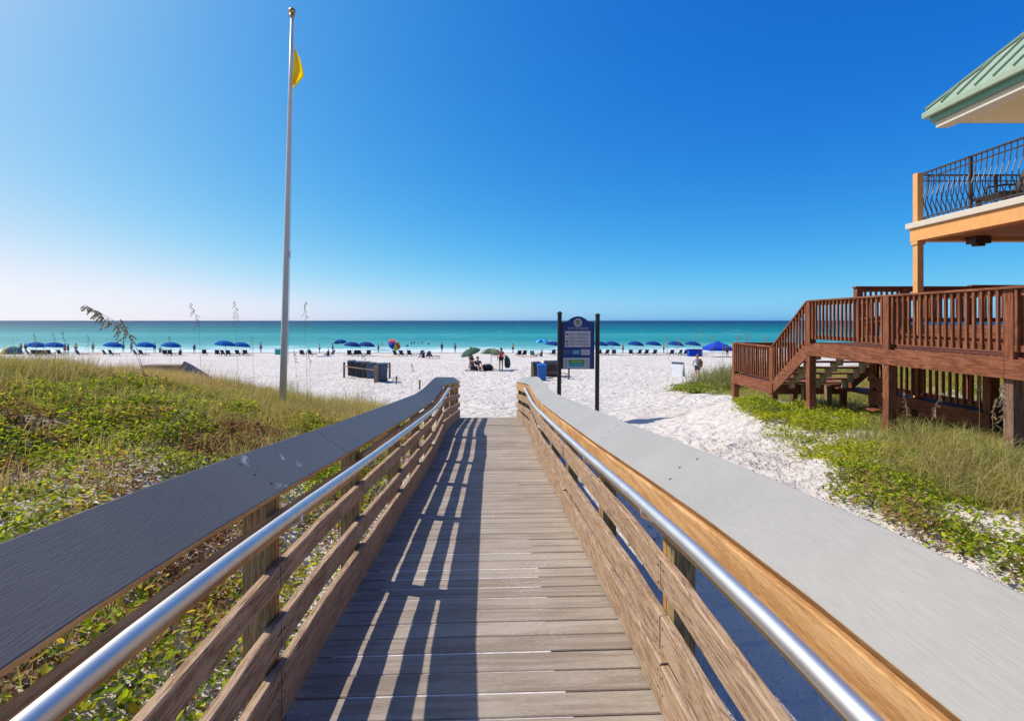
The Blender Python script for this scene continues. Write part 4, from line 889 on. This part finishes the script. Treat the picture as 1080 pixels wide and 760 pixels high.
# ---------------------------------------------------------------- beach furniture
def gp(px_, D, dy=0.0):
    X_ = (px_-HX)/F*D; return Vector((X_, D+dy, gz(X_, D+dy)))
def make_umbrella(mats, r=1.2, hgt=1.95, tilt=(0,0), pole=M['white'], nm='beach_umbrella', nseg=8):
    rt = empty(nm, (0,0,0)); cn = MB(); rings = [(0,0),(.35,.05),(.7,.19),(1.0,.46)]; k8 = nseg*3
    Rm_ = Matrix.Rotation(tilt[0], 3, 'X') @ Matrix.Rotation(tilt[1], 3, 'Y'); top = Vector((0,0,hgt))
    cn.v.append(tuple(top))
    for (f_, dz) in rings[1:]:
        for q in range(k8):
            a = 2*PI*q/k8; sc = 1-.05*(q % 3 != 0); p = Vector((math.cos(a)*r*f_*sc, math.sin(a)*r*f_*sc, -dz*r*.9)); cn.v.append(tuple(top+Rm_ @ p))
    for q in range(k8): cn.f.append((0, 1+q, 1+(q+1)%k8)); cn.m.append((q//3) % len(mats))
    for i in range(2):
        for q in range(k8): cn.f.append((1+i*k8+q, 1+(i+1)*k8+q, 1+(i+1)*k8+(q+1)%k8, 1+i*k8+(q+1)%k8)); cn.m.append((q//3) % len(mats))
    # hanging valance
    o = 1+2*k8; e = len(cn.v)
    for q in range(k8): v = cn.v[o+q]; cn.v.append((v[0], v[1], v[2]-.09))
    for q in range(k8): cn.f.append((o+q, e+q, e+(q+1)%k8, o+(q+1)%k8)); cn.m.append((q//3) % len(mats))
    c = cn.build('canopy', mats, rt); md = c.modifiers.new('s', 'SOLIDIFY'); md.thickness = .012
    MB().tube([(0,0,-.1),(0,0,hgt*.6),(0,0,hgt+.06)], .022, n=8).build('pole', pole, rt, smooth=True)
    return rt
def make_chair(cloth, nm='beach_chair'):
    rt = empty(nm, (0,0,0)); b = MB()
    b.v = [(-.27,-.62,.95),(.27,-.62,.95),(.27,-.30,.30),(-.27,-.30,.30),(-.27,-.65,.93),(.27,-.65,.93),(.27,-.335,.27),(-.27,-.335,.27)]
    b.f = [(0,1,2,3),(7,6,5,4),(0,4,5,1),(2,6,7,3),(1,5,6,2),(0,3,7,4)]; b.m = [0]*6; b.build('backrest', cloth, rt)
    MB().box(-.27,.27,-.30,.85,.26,.30).build('seat', cloth, rt)
    fr = MB()
    for s_ in (-1,1): fr.beam((s_*.295,-.42,.28),(s_*.295,.9,.26),.04,.05); fr.beam((s_*.295,-.66,.98),(s_*.295,-.25,.22),.04,.04)
    fr.build('frame', M['chair_wood'], rt)
    for s_ in (-1,1):
        for yy in (-.35,.75): MB().box(s_*.295-.02, s_*.295+.02, yy-.02, yy+.02, -.03, .25).build('leg', M['chair_wood'], rt)
    return rt
used = {}
def put(kind, maker, px_, D, label, cat, group=None, rz=0, sc=1.0, dz=0):
    if kind not in used: o = maker(); used[kind] = o
    else: o = copy_tree(used[kind])
    o.location = gp(px_, D)+Vector((0,0,dz)); o.rotation_euler = (0,0,rz); o.scale = (sc,)*3
    for kk in ('label','category','group'):
        if kk in o: del o[kk]
    tag(o, label, cat, group); return o
GU = 'blue rental umbrellas along the beach'; GC = 'dark reclining chairs under the rental umbrellas'
mk_b = lambda: make_umbrella([M['canvas_blue']], 1.28, 1.95, tilt=(0,.12)); mk_n = lambda: make_umbrella([M['canvas_navy']], 1.22, 2.0, tilt=(0,.10)); mk_c = lambda: make_chair(M['chair_cloth'])
L_U = [(39,'leftmost blue umbrella, next to the shade tent'),(58,'second blue umbrella from the left, beside two standing people'),(120,'blue umbrella standing alone left of the big seed head stalk'),(154,'blue umbrella just right of the big seed head stalk'),(181,'blue umbrella above the weathered storage box'),(238,'larger blue umbrella of the pair left of the flagpole'),(255,'smaller blue umbrella of the pair nearest the flagpole')]
for x, lb in L_U: put('ub', mk_b, x, 76+random.uniform(-1,1), lb, 'umbrella', GU, rz=random.uniform(-.3,.3), sc=1.12 if x == 238 else 1.0)
for x, lb in [(372,'navy umbrella behind the left bin corral, left of its pair'),(387,'navy umbrella behind the left bin corral, right of its pair')]: put('un', mk_n, x, 74, lb, 'umbrella', GU)
o = put('us', lambda: make_umbrella([M['canvas_blue'], M['canvas_navy']], .95, 2.3, tilt=(-.2,-.15), nm='beach_umbrella'), 358.5, 80, 'small tilted two-tone blue umbrella left of the navy pair', 'umbrella')
for x, D, lb in [(584,80,'navy umbrella just left of the information sign'),(633,80,'navy umbrella just right of the information sign'),(646,79,'second navy umbrella right of the sign'),(671,79,'third navy umbrella right of the sign'),(689.5,80,'fourth navy umbrella right of the sign'),(713,78,'navy umbrella right above the white sandwich board'),(731,79,'navy umbrella next to the blue canopy')]: put('un', mk_n, x, D, lb, 'umbrella', GU, sc=1.03)
put('ul', lambda: make_umbrella([M['canvas_sky'], M['canvas_blue']], 1.1, 2.35, nm='beach_umbrella'), 572, 84, 'bright light blue umbrella left of the information sign', 'umbrella')
put('ur', lambda: make_umbrella([M['c_yellow'],M['c_white'],M['c_orange'],M['c_red'],M['c_purple'],M['canvas_blue'],M['c_yellow'],M['c_red']], .95, 1.9, tilt=(.75,.55), nm='beach_umbrella'), 417, 73, 'tilted rainbow striped umbrella with yellow, red and purple panels', 'umbrella')
tl = make_umbrella([M['canvas_navy']], .22, 1.6, nm='beach_umbrella'); tl.location = gp(429.5, 73); tag(tl, 'closed dark umbrella standing among chairs right of the rainbow umbrella', 'umbrella')
tl = make_umbrella([M['canvas_olive'], M['canvas_olive'], M['canvas_green']], .8, 1.72, pole=M['galv'], nm='beach_umbrella'); tl.location = gp(518, 40.3); tag(tl, 'thin faded olive umbrella on a pole left of the woman in red', 'umbrella')
tl = make_umbrella([M['canvas_green']], .82, 1.62, tilt=(.15,-.33), pole=M['galv'], nm='beach_umbrella'); tl.location = gp(495, 41.5); tag(tl, 'sagging dark green umbrella over the seated group', 'umbrella')
chairs = [(33,75,'left end of the seats under the leftmost blue umbrella'),(37,75,'second seat under the leftmost blue umbrella'),(43,74,'third seat, between the two leftmost blue umbrellas'),(49,74,'fourth seat, between the two leftmost blue umbrellas'),(53,75,'left seat under the second blue umbrella'),(65,75,'right seat under the second blue umbrella'),
 (85,74,'lone chair between the second and third blue umbrellas'),(113,75,'left of the two under the umbrella left of the big stalk'),(119.5,75,'right of the two under the umbrella left of the big stalk'),(145.5,75,'left of the two under the umbrella right of the big stalk'),(151,75,'right of the two under the umbrella right of the big stalk'),(175,75,'left of the two above the storage box'),(180.5,75,'right of the two above the storage box'),
 (216,77,'lone chair above the upturned hull'),(230,75,'leftmost under the pair left of the flagpole'),(237,74,'second under the pair left of the flagpole'),(242,74,'third under the pair left of the flagpole'),(252,75,'fourth under the pair left of the flagpole'),(259,75,'rightmost under the pair left of the flagpole'),
 (319.5,74,'first chair right of the flagpole'),(328.5,74,'second chair right of the flagpole'),(369,73,'first behind the left bin corral'),(375,73,'second behind the left bin corral'),(381,73,'third behind the left bin corral'),(388.5,73,'fourth behind the left bin corral'),
 (418.5,72,'left seat beside the rainbow umbrella'),(424.5,72,'second seat beside the rainbow umbrella'),(433,72,'right of the closed umbrella'),
 (547,72,'left of two chairs right of the woman in red'),(552,72,'right of two chairs right of the woman in red'),(583,76,'just left of the information sign'),
 (632.5,77,'first right of the sign'),(639,77,'second right of the sign'),(647.5,77,'third right of the sign'),(665.5,77,'fourth right of the sign'),(673,77,'fifth right of the sign'),(681,77,'sixth right of the sign'),(689.5,77,'seventh right of the sign'),(707.5,76,'left of three above the sandwich board'),(715.5,76,'middle of three above the sandwich board'),(723,76,'right of three above the sandwich board')]
for x, D, lb in chairs: put('ch', mk_c, x, D, 'dark beach chair, '+lb, 'beach chair', GC, rz=random.uniform(-.5,.5), sc=.92)
put('ct', lambda: make_chair(M['chair_teal']), 522.5, 70, 'teal beach chair just left of the woman in red, near the water', 'beach chair', rz=.3)
put('ct', None, 562.5, 70, 'teal beach chair near the water, right of the two dark chairs', 'beach chair', rz=-.4, sc=.9)
put('cb', lambda: make_chair(M['canvas_blue']), 443.5, 73, 'small bright blue beach chair right of the rainbow umbrella group', 'beach chair', rz=.7, sc=.9)
put('cg', lambda: make_chair(M['chair_grey']), 449, 64, 'olive grey beach chair in the group left of the ramp axis', 'beach chair', rz=1.0, sc=.95)
put('cg', None, 457, 64, 'grey beach chair facing right in the group left of the ramp axis', 'beach chair', rz=-.9, sc=.95)
put('cg', None, 349, 74, 'grey beach chair left of the small two-tone umbrella', 'beach chair', rz=1.2, sc=.9)
tb = MB()                                                     # teal cooler by the flagpole
tb.box(-.35,.35,-.25,.25,0,.42); ck = empty('cooler', tuple(gp(293.5, 80))); tag(ck, 'teal cooler on the sand just left of the flagpole', 'cooler'); tb.build('body', M['teal_plastic'], ck, bevel=.04); MB().box(-.37,.37,-.27,.27,.421,.50).build('lid', M['white'], ck, bevel=.02); ck.scale = (1.2,1.2,1.9)
# shade tent
tt = empty('shade_tent', tuple(gp(13, 82))); tag(tt, 'teal and grey dome shade tent with yellow top at the far left of the beach', 'tent')
def dome(a0, a1, mat, name, r=1.45, h=1.25):
    mb = MB(); n1, n2 = 14, 8
    for i in range(n1+1):
        a = a0+(a1-a0)*i/n1
        for j_ in range(n2+1): b_ = PI/2*j_/n2; mb.v.append((r*math.cos(a)*math.cos(b_*0+0)*math.cos(b_), r*.75*math.sin(a)*math.cos(b_), h*math.sin(b_)))
    for i in range(n1):
        for j_ in range(n2): q = i*(n2+1)+j_; mb.f.append((q,q+n2+1,q+n2+2,q+1)); mb.m.append(0)
    o = mb.build(name, mat, tt, smooth=True); md = o.modifiers.new('s','SOLIDIFY'); md.thickness = .015; return o
dome(PI*.0, PI*1.28, M['chair_teal'], 'shell'); dome(PI*1.30, PI*1.42, M['c_yellow'], 'panel'); dome(PI*1.44, PI*1.62, M['chair_grey'], 'panel'); dome(PI*1.64, PI*2.0, M['chair_teal'], 'panel')
# blue canopy
cp = empty('canopy_tent', tuple(gp(757, 70))); cp.scale = (.78,.78,.72); tag(cp, 'large royal blue pop-up canopy behind the far grass clump', 'canopy')
mb = MB(); r_ = 1.95; mb.v = [(-r_,-r_,1.75),(r_,-r_,1.75),(r_,r_,1.75),(-r_,r_,1.75),(-.35,-.35,2.75),(.35,-.35,2.75),(.35,.35,2.75),(-.35,.35,2.75),(0,0,3.0),(-r_,-r_,1.2),(r_,-r_,1.2),(r_,r_,1.2),(-r_,r_,1.2)]
mb.f = [(0,1,5,4),(1,2,6,5),(2,3,7,6),(3,0,4,7),(4,5,8),(5,6,8),(6,7,8),(7,4,8),(0,9,10,1),(1,10,11,2),(2,11,12,3),(3,12,9,0)]; mb.m = [0]*12
o = mb.build('canopy', M['canvas_royal'], cp); md = o.modifiers.new('s','SOLIDIFY'); md.thickness = .015
for sx in (-1,1):
    for sy in (-1,1): MB().box(sx*r_*.97-.03, sx*r_*.97+.03, sy*r_*.97-.03, sy*r_*.97+.03, -.1, 1.74).build('leg', M['white'], cp)
# storage box of a beach service next to the canopy
bx = empty('storage_box', tuple(gp(732.5, 72))); tag(bx, 'blue covered storage box left of the royal blue canopy', 'box'); MB().box(-.9,.9,-.5,.5,0,.9).build('body', M['canvas_royal'], bx, bevel=.05); MB().box(-.95,.95,-.55,.55,.901,1.0).build('lid', M['canvas_navy'], bx, bevel=.03)

# bins and corrals
def make_bin(mat, lidm):
    rt = empty('wheeled_bin', (0,0,0)); b = MB(); a, c = .24, .30
    b.v = [(-a,-a,.04),(a,-a,.04),(a,a,.04),(-a,a,.04),(-c,-c,.96),(c,-c,.96),(c,c,.96),(-c,c,.96)]; b.f = [(3,2,1,0),(0,1,5,4),(1,2,6,5),(2,3,7,6),(3,0,4,7),(4,5,6,7)]; b.m = [0]*6
    b.build('body', mat, rt, bevel=.03)
    l = MB(); l.v = [(-.32,-.34,.965),(.32,-.34,.965),(.32,.32,.965),(-.32,.32,.965),(-.30,-.32,1.0),(.30,-.32,1.0),(.24,.20,1.08),(-.24,.20,1.08),(.3,.3,1.04),(-.3,.3,1.04)]
    l.f = [(0,1,2,3),(0,4,5,1),(4,7,6,5),(7,9,8,6),(2,8,9,3),(1,5,6,8,2),(0,3,9,7,4)]; l.m = [0]*7; l.build('lid', lidm, rt)
    for s_ in (-1,1): MB().tube([(s_*.22,.27,.10),(s_*.28,.27,.10)], .10, n=14).build('wheel', M['black'], rt)
    MB().tube([(-.25,.34,.95),(-.25,.38,.98),(.25,.38,.98),(.25,.34,.95)], .018, n=6).build('handle', M['black'], rt)
    return rt
GB = 'wheeled bins in the beach corrals'
for x, D, k_, lb in [(371,35,'bk','dark bin at the left end of the left corral'),(379,34.5,'bk','second dark bin in the left corral'),(386,34,'bk','third dark bin in the left corral'),(392,33.4,'bs','slate bin showing beside the brown corral post'),(403,31.5,'bs','large slate blue-grey bin at the right end of the left corral'),
                    (566,33.8,'bb','brown bin at the left end of the right corral'),(571.5,32.4,'bl','bright blue bin at the front of the right corral'),(578,35,'bb','brown bin behind the bright blue bin'),(585,35,'bb','brown bin next to the sign post in the right corral')]:
    mk = {'bk': lambda: make_bin(M['bin_black'], M['bin_black']), 'bs': lambda: make_bin(M['bin_slate'], M['bin_black']), 'bb': lambda: make_bin(M['bin_brown'], M['bin_black']), 'bl': lambda: make_bin(M['bin_blue'], M['bin_blue'])}[k_]
    put(k_, mk, x, D, lb, 'bin', GB, rz=random.uniform(-.25,.25)+.1, sc=1.0).scale = (1.15,1,1.05) if x == 403 else (.95,.9,.98)
def corral(label, pts, rails=(.55,.85)):
    rt = empty('bin_corral', tuple(pts[0])); tag(rt, label, 'fence')
    for p, w_ in pts_w(pts): MB().box(p.x-pts[0].x-w_, p.x-pts[0].x+w_, p.y-pts[0].y-w_, p.y-pts[0].y+w_, p.z-pts[0].z-.3, p.z-pts[0].z+1.0).build('post', M['corral'], rt)
    for a, b in zip(pts[:-1], pts[1:]):
        for h_ in rails: MB().beam(a-pts[0]+Vector((0,-.09,h_)), b-pts[0]+Vector((0,-.09,h_)), .03, .06).build('rail', M['corral'], rt)
def pts_w(pts): return [(p, .055 if i != 1 else .12) for i, p in enumerate(pts)]
corral('low wooden post and rail corral around the left bins', [gp(363,34), gp(397,31.0), gp(411,33.5)], rails=(.74,))
corral('low wooden corral around the bins by the sign', [gp(561,34.5), gp(590,34.0), gp(600,33.0)], rails=(.3,.9))
# sandwich board
sb = empty('sandwich_board', tuple(gp(715, 34.5))); tag(sb, 'white folding sandwich board standing on open sand right of the sign', 'sign board')
for s_ in (-1,1):
    MB().beam((0, s_*.26, .0), (0, s_*.03, 1.02), .80, .03, up=(0,1,0)).build('panel', M['white'], sb)
MB().box(-.40,.40,-.09,-.055,.86,.99).build('header', M['bin_slate'], sb); sb.rotation_euler = (0,0,-.7)
# weathered box, dark hull and beam behind the dune
wb = empty('weathered_box', tuple(gp(176, 20.5)+Vector((0,0,-.05)))); wbh = at(176,384.5,20.5).z-gz(gp(176,20.5).x,20.5)+.05; tag(wb, 'long low weathered grey-brown wooden box behind the dune grass', 'box')
MB().box(-.75,.70,-.3,.3,0,wbh-.055).build('body', M['corral'], wb, bevel=.01); l = MB(); l.box(-.80,.75,-.34,.34,wbh-.05,wbh); l.build('lid', M['corral'], wb, bevel=.01)
hb = gp(209, 19.5); hl = empty('boat_hull', tuple(hb)); tag(hl, 'dark slate pointed hull lying tilted on its side at the end of the weathered box', 'boat')
mb = MB(); n1 = 12
for i in range(n1+1):
    t_ = i/n1; w_ = .30*math.sin(PI*min(.999, .12+.88*t_))**.6; cxp = Vector((-.55+1.15*t_, 0, 1.10-.62*t_-.1*math.sin(PI*t_)))
    for q in range(8): a = PI*q/7; mb.v.append((cxp.x+.12*math.cos(a)*w_, cxp.y-w_*math.cos(a)*.7, cxp.z+w_*math.sin(a)*.55-w_*.35*math.cos(a)))
for i in range(n1):
    for q in range(7): a = i*8+q; mb.f.append((a,a+8,a+9,a+1)); mb.m.append(0)
    mb.f.append((i*8+7,(i+1)*8+7,(i+1)*8,i*8)); mb.m.append(1)
mb.f += [tuple(range(8)), tuple(n1*8+q for q in range(8))]; mb.m += [0,0]
mb.build('hull', [M['hull'], M['hull_dark']], hl, smooth=False); MB().beam((.45,-.05,.55),(1.0,-.05,.20),.07,.06).build('spar', M['corral'], hl)
# small things
def lowstake(px_, D, h, label): 
    o = MB().tube([(0,0,-.1),(0.01,0,h)], .05, n=8).build('wooden_stake', M['corral']); o.location = gp(px_, D); tag(o, label, 'stake')
lowstake(418, 30, .45, 'short wooden stake in the sand right of the left bin corral'); lowstake(442.5, 27.5, .5, 'short dark stake in the sand nearest the left ramp end')

# ---------------------------------------------------------------- people
def skin_mesh(name, V, E, rad, mat, parent, sub=2):
    me = bpy.data.meshes.new(name); me.from_pydata(V, E, []); o = bpy.data.objects.new(name, me); C.objects.link(o)
    md = o.modifiers.new('skin', 'SKIN'); md.use_smooth_shade = True
    for i, r_ in enumerate(rad): sv = me.skin_vertices[0].data[i]; sv.radius = (r_, r_) if not isinstance(r_, tuple) else r_; sv.use_root = (i == 0)
    s = o.modifiers.new('sub', 'SUBSURF'); s.levels = sub; s.render_levels = sub
    dg = bpy.context.evaluated_depsgraph_get(); nm = bpy.data.meshes.new_from_object(o.evaluated_get(dg)); bpy.data.objects.remove(o)
    nm.materials.clear(); nm.materials.append(mat); oo = bpy.data.objects.new(name, nm); C.objects.link(oo); oo.parent = parent; return oo
def person(loc, rz, label, shirt, shorts, pose='stand', skin=None, hair=None, hgt=1.7, longhair=False, group=None, hands=True):
    skin = skin or M['skin']; hair = hair or M['hair']; rt = empty('person', tuple(loc), rz); tag(rt, label, 'person', group)
    s = hgt/1.7
    J = {'pelvis':(0,0,.93),'waist':(0,0,1.05),'chest':(0,0,1.27),'neck':(0,0,1.43),'jaw':(0,.02,1.51),'head':(0,.01,1.60)}
    if pose == 'stand': legs = [((.09,0,.90),(.10,.02,.50),(.11,-.02,.08),(.12,.14,.03)), ((-.09,0,.90),(-.10,.0,.50),(-.10,-.03,.08),(-.11,.13,.03))]; arms = [((.18,0,1.40),(.25,-.03,1.13),(.26,.06,.90),(.26,.08,.83)), ((-.18,0,1.40),(-.24,-.02,1.13),(-.22,.10,.93),(-.20,.14,.87))]
    elif pose == 'walk': legs = [((.09,0,.90),(.10,.20,.53),(.10,.22,.09),(.11,.37,.05)), ((-.09,0,.90),(-.09,-.04,.50),(-.10,-.30,.13),(-.10,-.20,.04))]; arms = [((.18,0,1.40),(.23,-.14,1.14),(.24,-.10,.90),(.24,-.08,.83)), ((-.18,0,1.40),(-.23,.10,1.14),(-.23,.26,.96),(-.22,.31,.91))]
    else:
        J = {'pelvis':(0,0,.20),'waist':(0,-.03,.32),'chest':(0,-.08,.54),'neck':(0,-.08,.70),'jaw':(0,-.05,.78),'head':(0,-.05,.87)}
        legs = [((.09,.03,.19),(.12,.42,.42),(.12,.72,.08),(.13,.86,.05)), ((-.09,.03,.19),(-.12,.45,.36),(-.13,.80,.08),(-.13,.93,.05))]; arms = [((.18,-.08,.67),(.26,.05,.44),(.20,.27,.42),(.18,.34,.42)), ((-.18,-.08,.67),(-.26,.02,.42),(-.20,.25,.38),(-.18,.32,.38))]
    V = [J[k_] for k_ in ('pelvis','waist','chest','neck','jaw','head')]; Rr = [.125,.115,(.145,.115),.052,.075,.095]; E = [(0,1),(1,2),(2,3),(3,4),(4,5)]
    for lg_ in legs:
        b_ = len(V); V += list(lg_); Rr += [.085,.058,.036,.032]; E += [(0,b_),(b_,b_+1),(b_+1,b_+2),(b_+2,b_+3)]
    for ar in arms:
        b_ = len(V); V += list(ar); Rr += [.052,.040,.027,.028]; E += [(2,b_),(b_,b_+1),(b_+1,b_+2),(b_+2,b_+3)]
        if hands:
            sgn = 1 if ar[0][0] > 0 else -1; p = Vector(ar[3]); d_ = (p-Vector(ar[2])).normalized()
            for q, ln in enumerate((.055,.075,.082,.076,.06)):
                c = len(V); tip = p+d_*ln+Vector((-.004*sgn, (q-2)*.017+(.03 if q == 0 else 0), -.008*q*0))
                V.append(tuple(tip)); Rr.append(.009); E.append((b_+3, c))
    c = len(V); h_ = Vector(J['head']); V.append(tuple(h_+Vector((0,.112,-.015)))); Rr.append(.014); E.append((5, c))
    V = [tuple(Vector(v)*s) for v in V]; Rr = [(r_[0]*s, r_[1]*s) if isinstance(r_, tuple) else r_*s for r_ in Rr]
    skin_mesh('body', V, E, Rr, skin, rt)
    # shirt
    if shirt:
        P_ = [J['waist'], J['chest'], tuple(Vector(J['neck'])-Vector((0,0,.06)))]; V2 = [tuple(Vector(J['pelvis'])+Vector((0,0,-.02)))]+P_; R2 = [.145,.135,(.165,.135),.075]; E2 = [(0,1),(1,2),(2,3)]
        for ar in arms: b_ = len(V2); V2 += [ar[0], tuple(Vector(ar[0]).lerp(Vector(ar[1]), .62))]; R2 += [.068,.058]; E2 += [(2,b_),(b_,b_+1)]
        skin_mesh('shirt', [tuple(Vector(v)*s) for v in V2], E2, [(r_[0]*s,r_[1]*s) if isinstance(r_, tuple) else r_*s for r_ in R2], shirt, rt)
    if shorts:
        V3 = [J['pelvis']]; R3 = [.142]; E3 = []
        for lg_ in legs: b_ = len(V3); V3 += [lg_[0], tuple(Vector(lg_[0]).lerp(Vector(lg_[1]), .55))]; R3 += [.10,.088]; E3 += [(0,b_),(b_,b_+1)]
        skin_mesh('shorts', [tuple(Vector(v)*s) for v in V3], E3, [r_*s for r_ in R3], shorts, rt)
    mb = MB(); hp = Vector(J['head'])+Vector((0,-.022,.022)); mb.sphere(hp*s, .105*s, sc=(.95,1.0,1.05))
    if longhair: mb.tube([tuple((hp+Vector((0,-.05,0)))*s), tuple((hp+Vector((0,-.09,-.15)))*s), tuple((hp+Vector((0,-.10,-.30)))*s)], [.09*s,.08*s,.035*s], n=10)
    mb.build('hair', hair, rt, smooth=True)
    return rt
person(gp(528.5,40.3), R(165), 'standing woman in a coral red top and dark shorts with long dark hair', M['coral'], M['dark_cloth'], 'stand', longhair=True, hgt=1.72)
# dark bag she stands beside
bg_ = empty('beach_bag', tuple(gp(535,40.5))); tag(bg_, 'tall dark green folded beach chair bag behind the woman in red', 'bag')
mb = MB(); mb.tube([(0,0,.18),(.02,0,.4),(.0,0,.8),(-.10,0,1.15)], [.16,.24,.22,.08], n=14); mb.build('body', M['green_bag'], bg_, smooth=True); MB().tube([(-.1,-.02,1.1),(-.22,-.1,1.25),(-.3,-.1,1.0),(-.15,-.1,.6)], .018, n=6).build('strap', M['dark_cloth'], bg_, smooth=True)
person(gp(735.5,29.5), R(-10), 'walking man in a pale blue shirt and navy shorts heading past the far grass', M['blue_cloth'], M['navy_cloth'], 'walk', hair=M['hair_fair'], hgt=1.5)
bk = empty('backpack', tuple(gp(738,29.4)+Vector((0,0,.75)))); tag(bk, 'brown backpack on the back of the walking man', 'backpack'); MB().sphere((0,0,.22), .22, sc=(.8,.7,1.2)).build('body', M['brown_cloth'], bk, smooth=True); MB().box(-.1,.1,-.19,-.13,.05,.22).build('pocket', M['brown_cloth'], bk, bevel=.02)
person(gp(498.5,40.0), R(20), 'person in a grey shirt sitting low under the sagging green umbrella', M['chair_grey'], M['navy_cloth'], 'sit', hgt=1.7)
person(gp(504,39.6), R(200), 'person in a dark green shirt sitting in the group left of the olive umbrella', M['green_bag'], M['dark_cloth'], 'sit', hair=M['hair_fair'], hgt=1.9)
person(gp(496.5,43.0), R(120), 'tanned person standing under the sagging green umbrella', M['brown_cloth'], M['dark_cloth'], 'stand', skin=M['skin_tan'])
dbg = empty('duffel_bag', tuple(gp(514,39.6))); tag(dbg, 'black rounded duffel bag on the sand left of the olive umbrella pole', 'bag'); MB().tube([(-.4,0,.15),(-.25,0,.22),(.2,0,.24),(.42,0,.15)], [.13,.24,.24,.12], n=14).build('body', M['dark_cloth'], dbg, smooth=True); MB().tube([(-.2,0,.42),(-.1,0,.52),(.1,0,.52),(.2,0,.42)], .015, n=6).build('handle', M['dark_cloth'], dbg)
tow = MB(); tow.box(-1.1,1.0,-.35,.35,.0,.03); o = tow.build('beach_towel', M['dark_cloth']); o.location = gp(505.5,39.4)+Vector((0,0,.02)); tag(o, 'dark towel spread on the sand under the seated group', 'towel')
for x, D, rz, sh, so_, lb in [(27,90,0,M['dark_cloth'],M['dark_cloth'],'dark-clothed person standing at the water beside the shade tent'),(68.5,78,40,M['coral'],M['navy_cloth'],'person in red standing right of the second blue umbrella'),(71.8,79,-60,M['brown_cloth'],M['dark_cloth'],'person in brown standing right of the second blue umbrella'),(130,92,10,None,M['dark_cloth'],'shirtless bather standing at the waterline left of the big stalk'),(138.5,93,80,None,M['chair_teal'],'bather in teal shorts standing at the waterline behind the big stalk'),(351,84,100,M['chair_grey'],M['navy_cloth'],'small person standing left of the two-tone umbrella'),(767,68,0,M['brown_cloth'],M['dark_cloth'],'tanned person in brown standing in front of the blue canopy')]:
    person(gp(x,D), R(rz), lb, sh, so_, 'stand', skin=M['skin_tan'], hands=False, hgt=1.65)
for x, D, lb in [(346,73,'person reclining left of the two-tone umbrella'),(446.5,64,'person sitting in the group left of the ramp axis'),(571,70,'person sitting on the sand left of the sign'),(190,77,'person sitting right of the umbrella above the storage box')]:
    person(gp(x,D), R(60), lb, M['dark_cloth'], M['navy_cloth'], 'sit', hair=M['hair_fair'], hands=False)
for i, (x, D) in enumerate([(434,125),(437,127),(441,126),(445,129),(452,122),(403,118)]):
    o = person(Vector(((x-HX)/F*D, D, -1.15)), i, 'swimmer %s' % ['at the left of the row offshore','second in the row offshore','third in the row offshore','fourth in the row offshore','furthest right, right of the offshore row','alone behind the navy umbrella pair'][i], None, M['navy_cloth'], 'stand', skin=M['skin_tan'], hands=False, group='swimmers off the beach')

# more beach life near the waterline
extra = [(22,88,'stand',M['coral'],'bather in red at the water just left of the dark-clothed person'),(80,86,'stand',M['c_yellow'],'small bather in yellow right of the second blue umbrella'),(98,90,'stand',None,'shirtless bather between the lone chair and third blue umbrella'),
 (163,88,'stand',M['c_white'],'bather in white right of the fourth blue umbrella'),(169,89,'sit',M['canvas_blue'],'person in blue sitting left of the umbrella above the storage box'),(205,84,'stand',M['navy_cloth'],'person in navy standing above the upturned hull'),
 (275,90,'stand',None,'shirtless bather at the water left of the flagpole'),(337,86,'stand',M['c_white'],'bather in white between flagpole chairs and tilted umbrella'),(399,88,'stand',M['coral'],'bather in red at the water right of the navy umbrella pair'),
 (466,88,'stand',M['dark_cloth'],'bather in black at the water above the left ramp rail end'),(480,90,'stand',None,'shirtless bather at the water left of the sagging green umbrella'),(541,87,'stand',M['c_yellow'],'bather in yellow at the water right of the woman in coral red'),
 (657,86,'stand',None,'shirtless bather standing between the second and third navy umbrellas right of the sign'),(700,87,'stand',M['coral'],'bather in red at the water between the umbrellas above the sandwich board')]
for x, D, ps, sh, lb in extra:
    person(gp(x,D), R(random.uniform(0,360)), lb, sh, M['navy_cloth'], ps, skin=random.choice([M['skin'],M['skin_tan']]), hands=False, hgt=random.uniform(1.5,1.8))
for x, D, mt, lb in [(100,80,M['coral'],'red beach towel lying on sand right of the lone chair'),(196,80,M['c_white'],'white beach towel on sand above the upturned hull'),(342,70,M['canvas_blue'],'blue beach towel right of the flagpole chairs'),(410,70,M['c_yellow'],'yellow beach towel left of the rainbow umbrella'),(556,70,M['c_orange'],'orange beach towel left of the sign near the water'),(658,74,M['c_white'],'white beach towel right of the sign')]:
    tw = MB()
    for i in range(9): tw.v += [(-.9+.225*i, -.4, .03+.02*math.sin(i*1.7)), (-.9+.225*i, .4, .03+.02*math.cos(i*1.3))]
    for i in range(8): tw.f.append((2*i,2*i+2,2*i+3,2*i+1)); tw.m.append(0)
    o = tw.build('beach_towel', mt); md = o.modifiers.new('s','SOLIDIFY'); md.thickness = .02; o.location = gp(x, D)+Vector((0,0,.03)); o.rotation_euler = (0,0,random.uniform(-.8,.8)); tag(o, lb, 'towel')
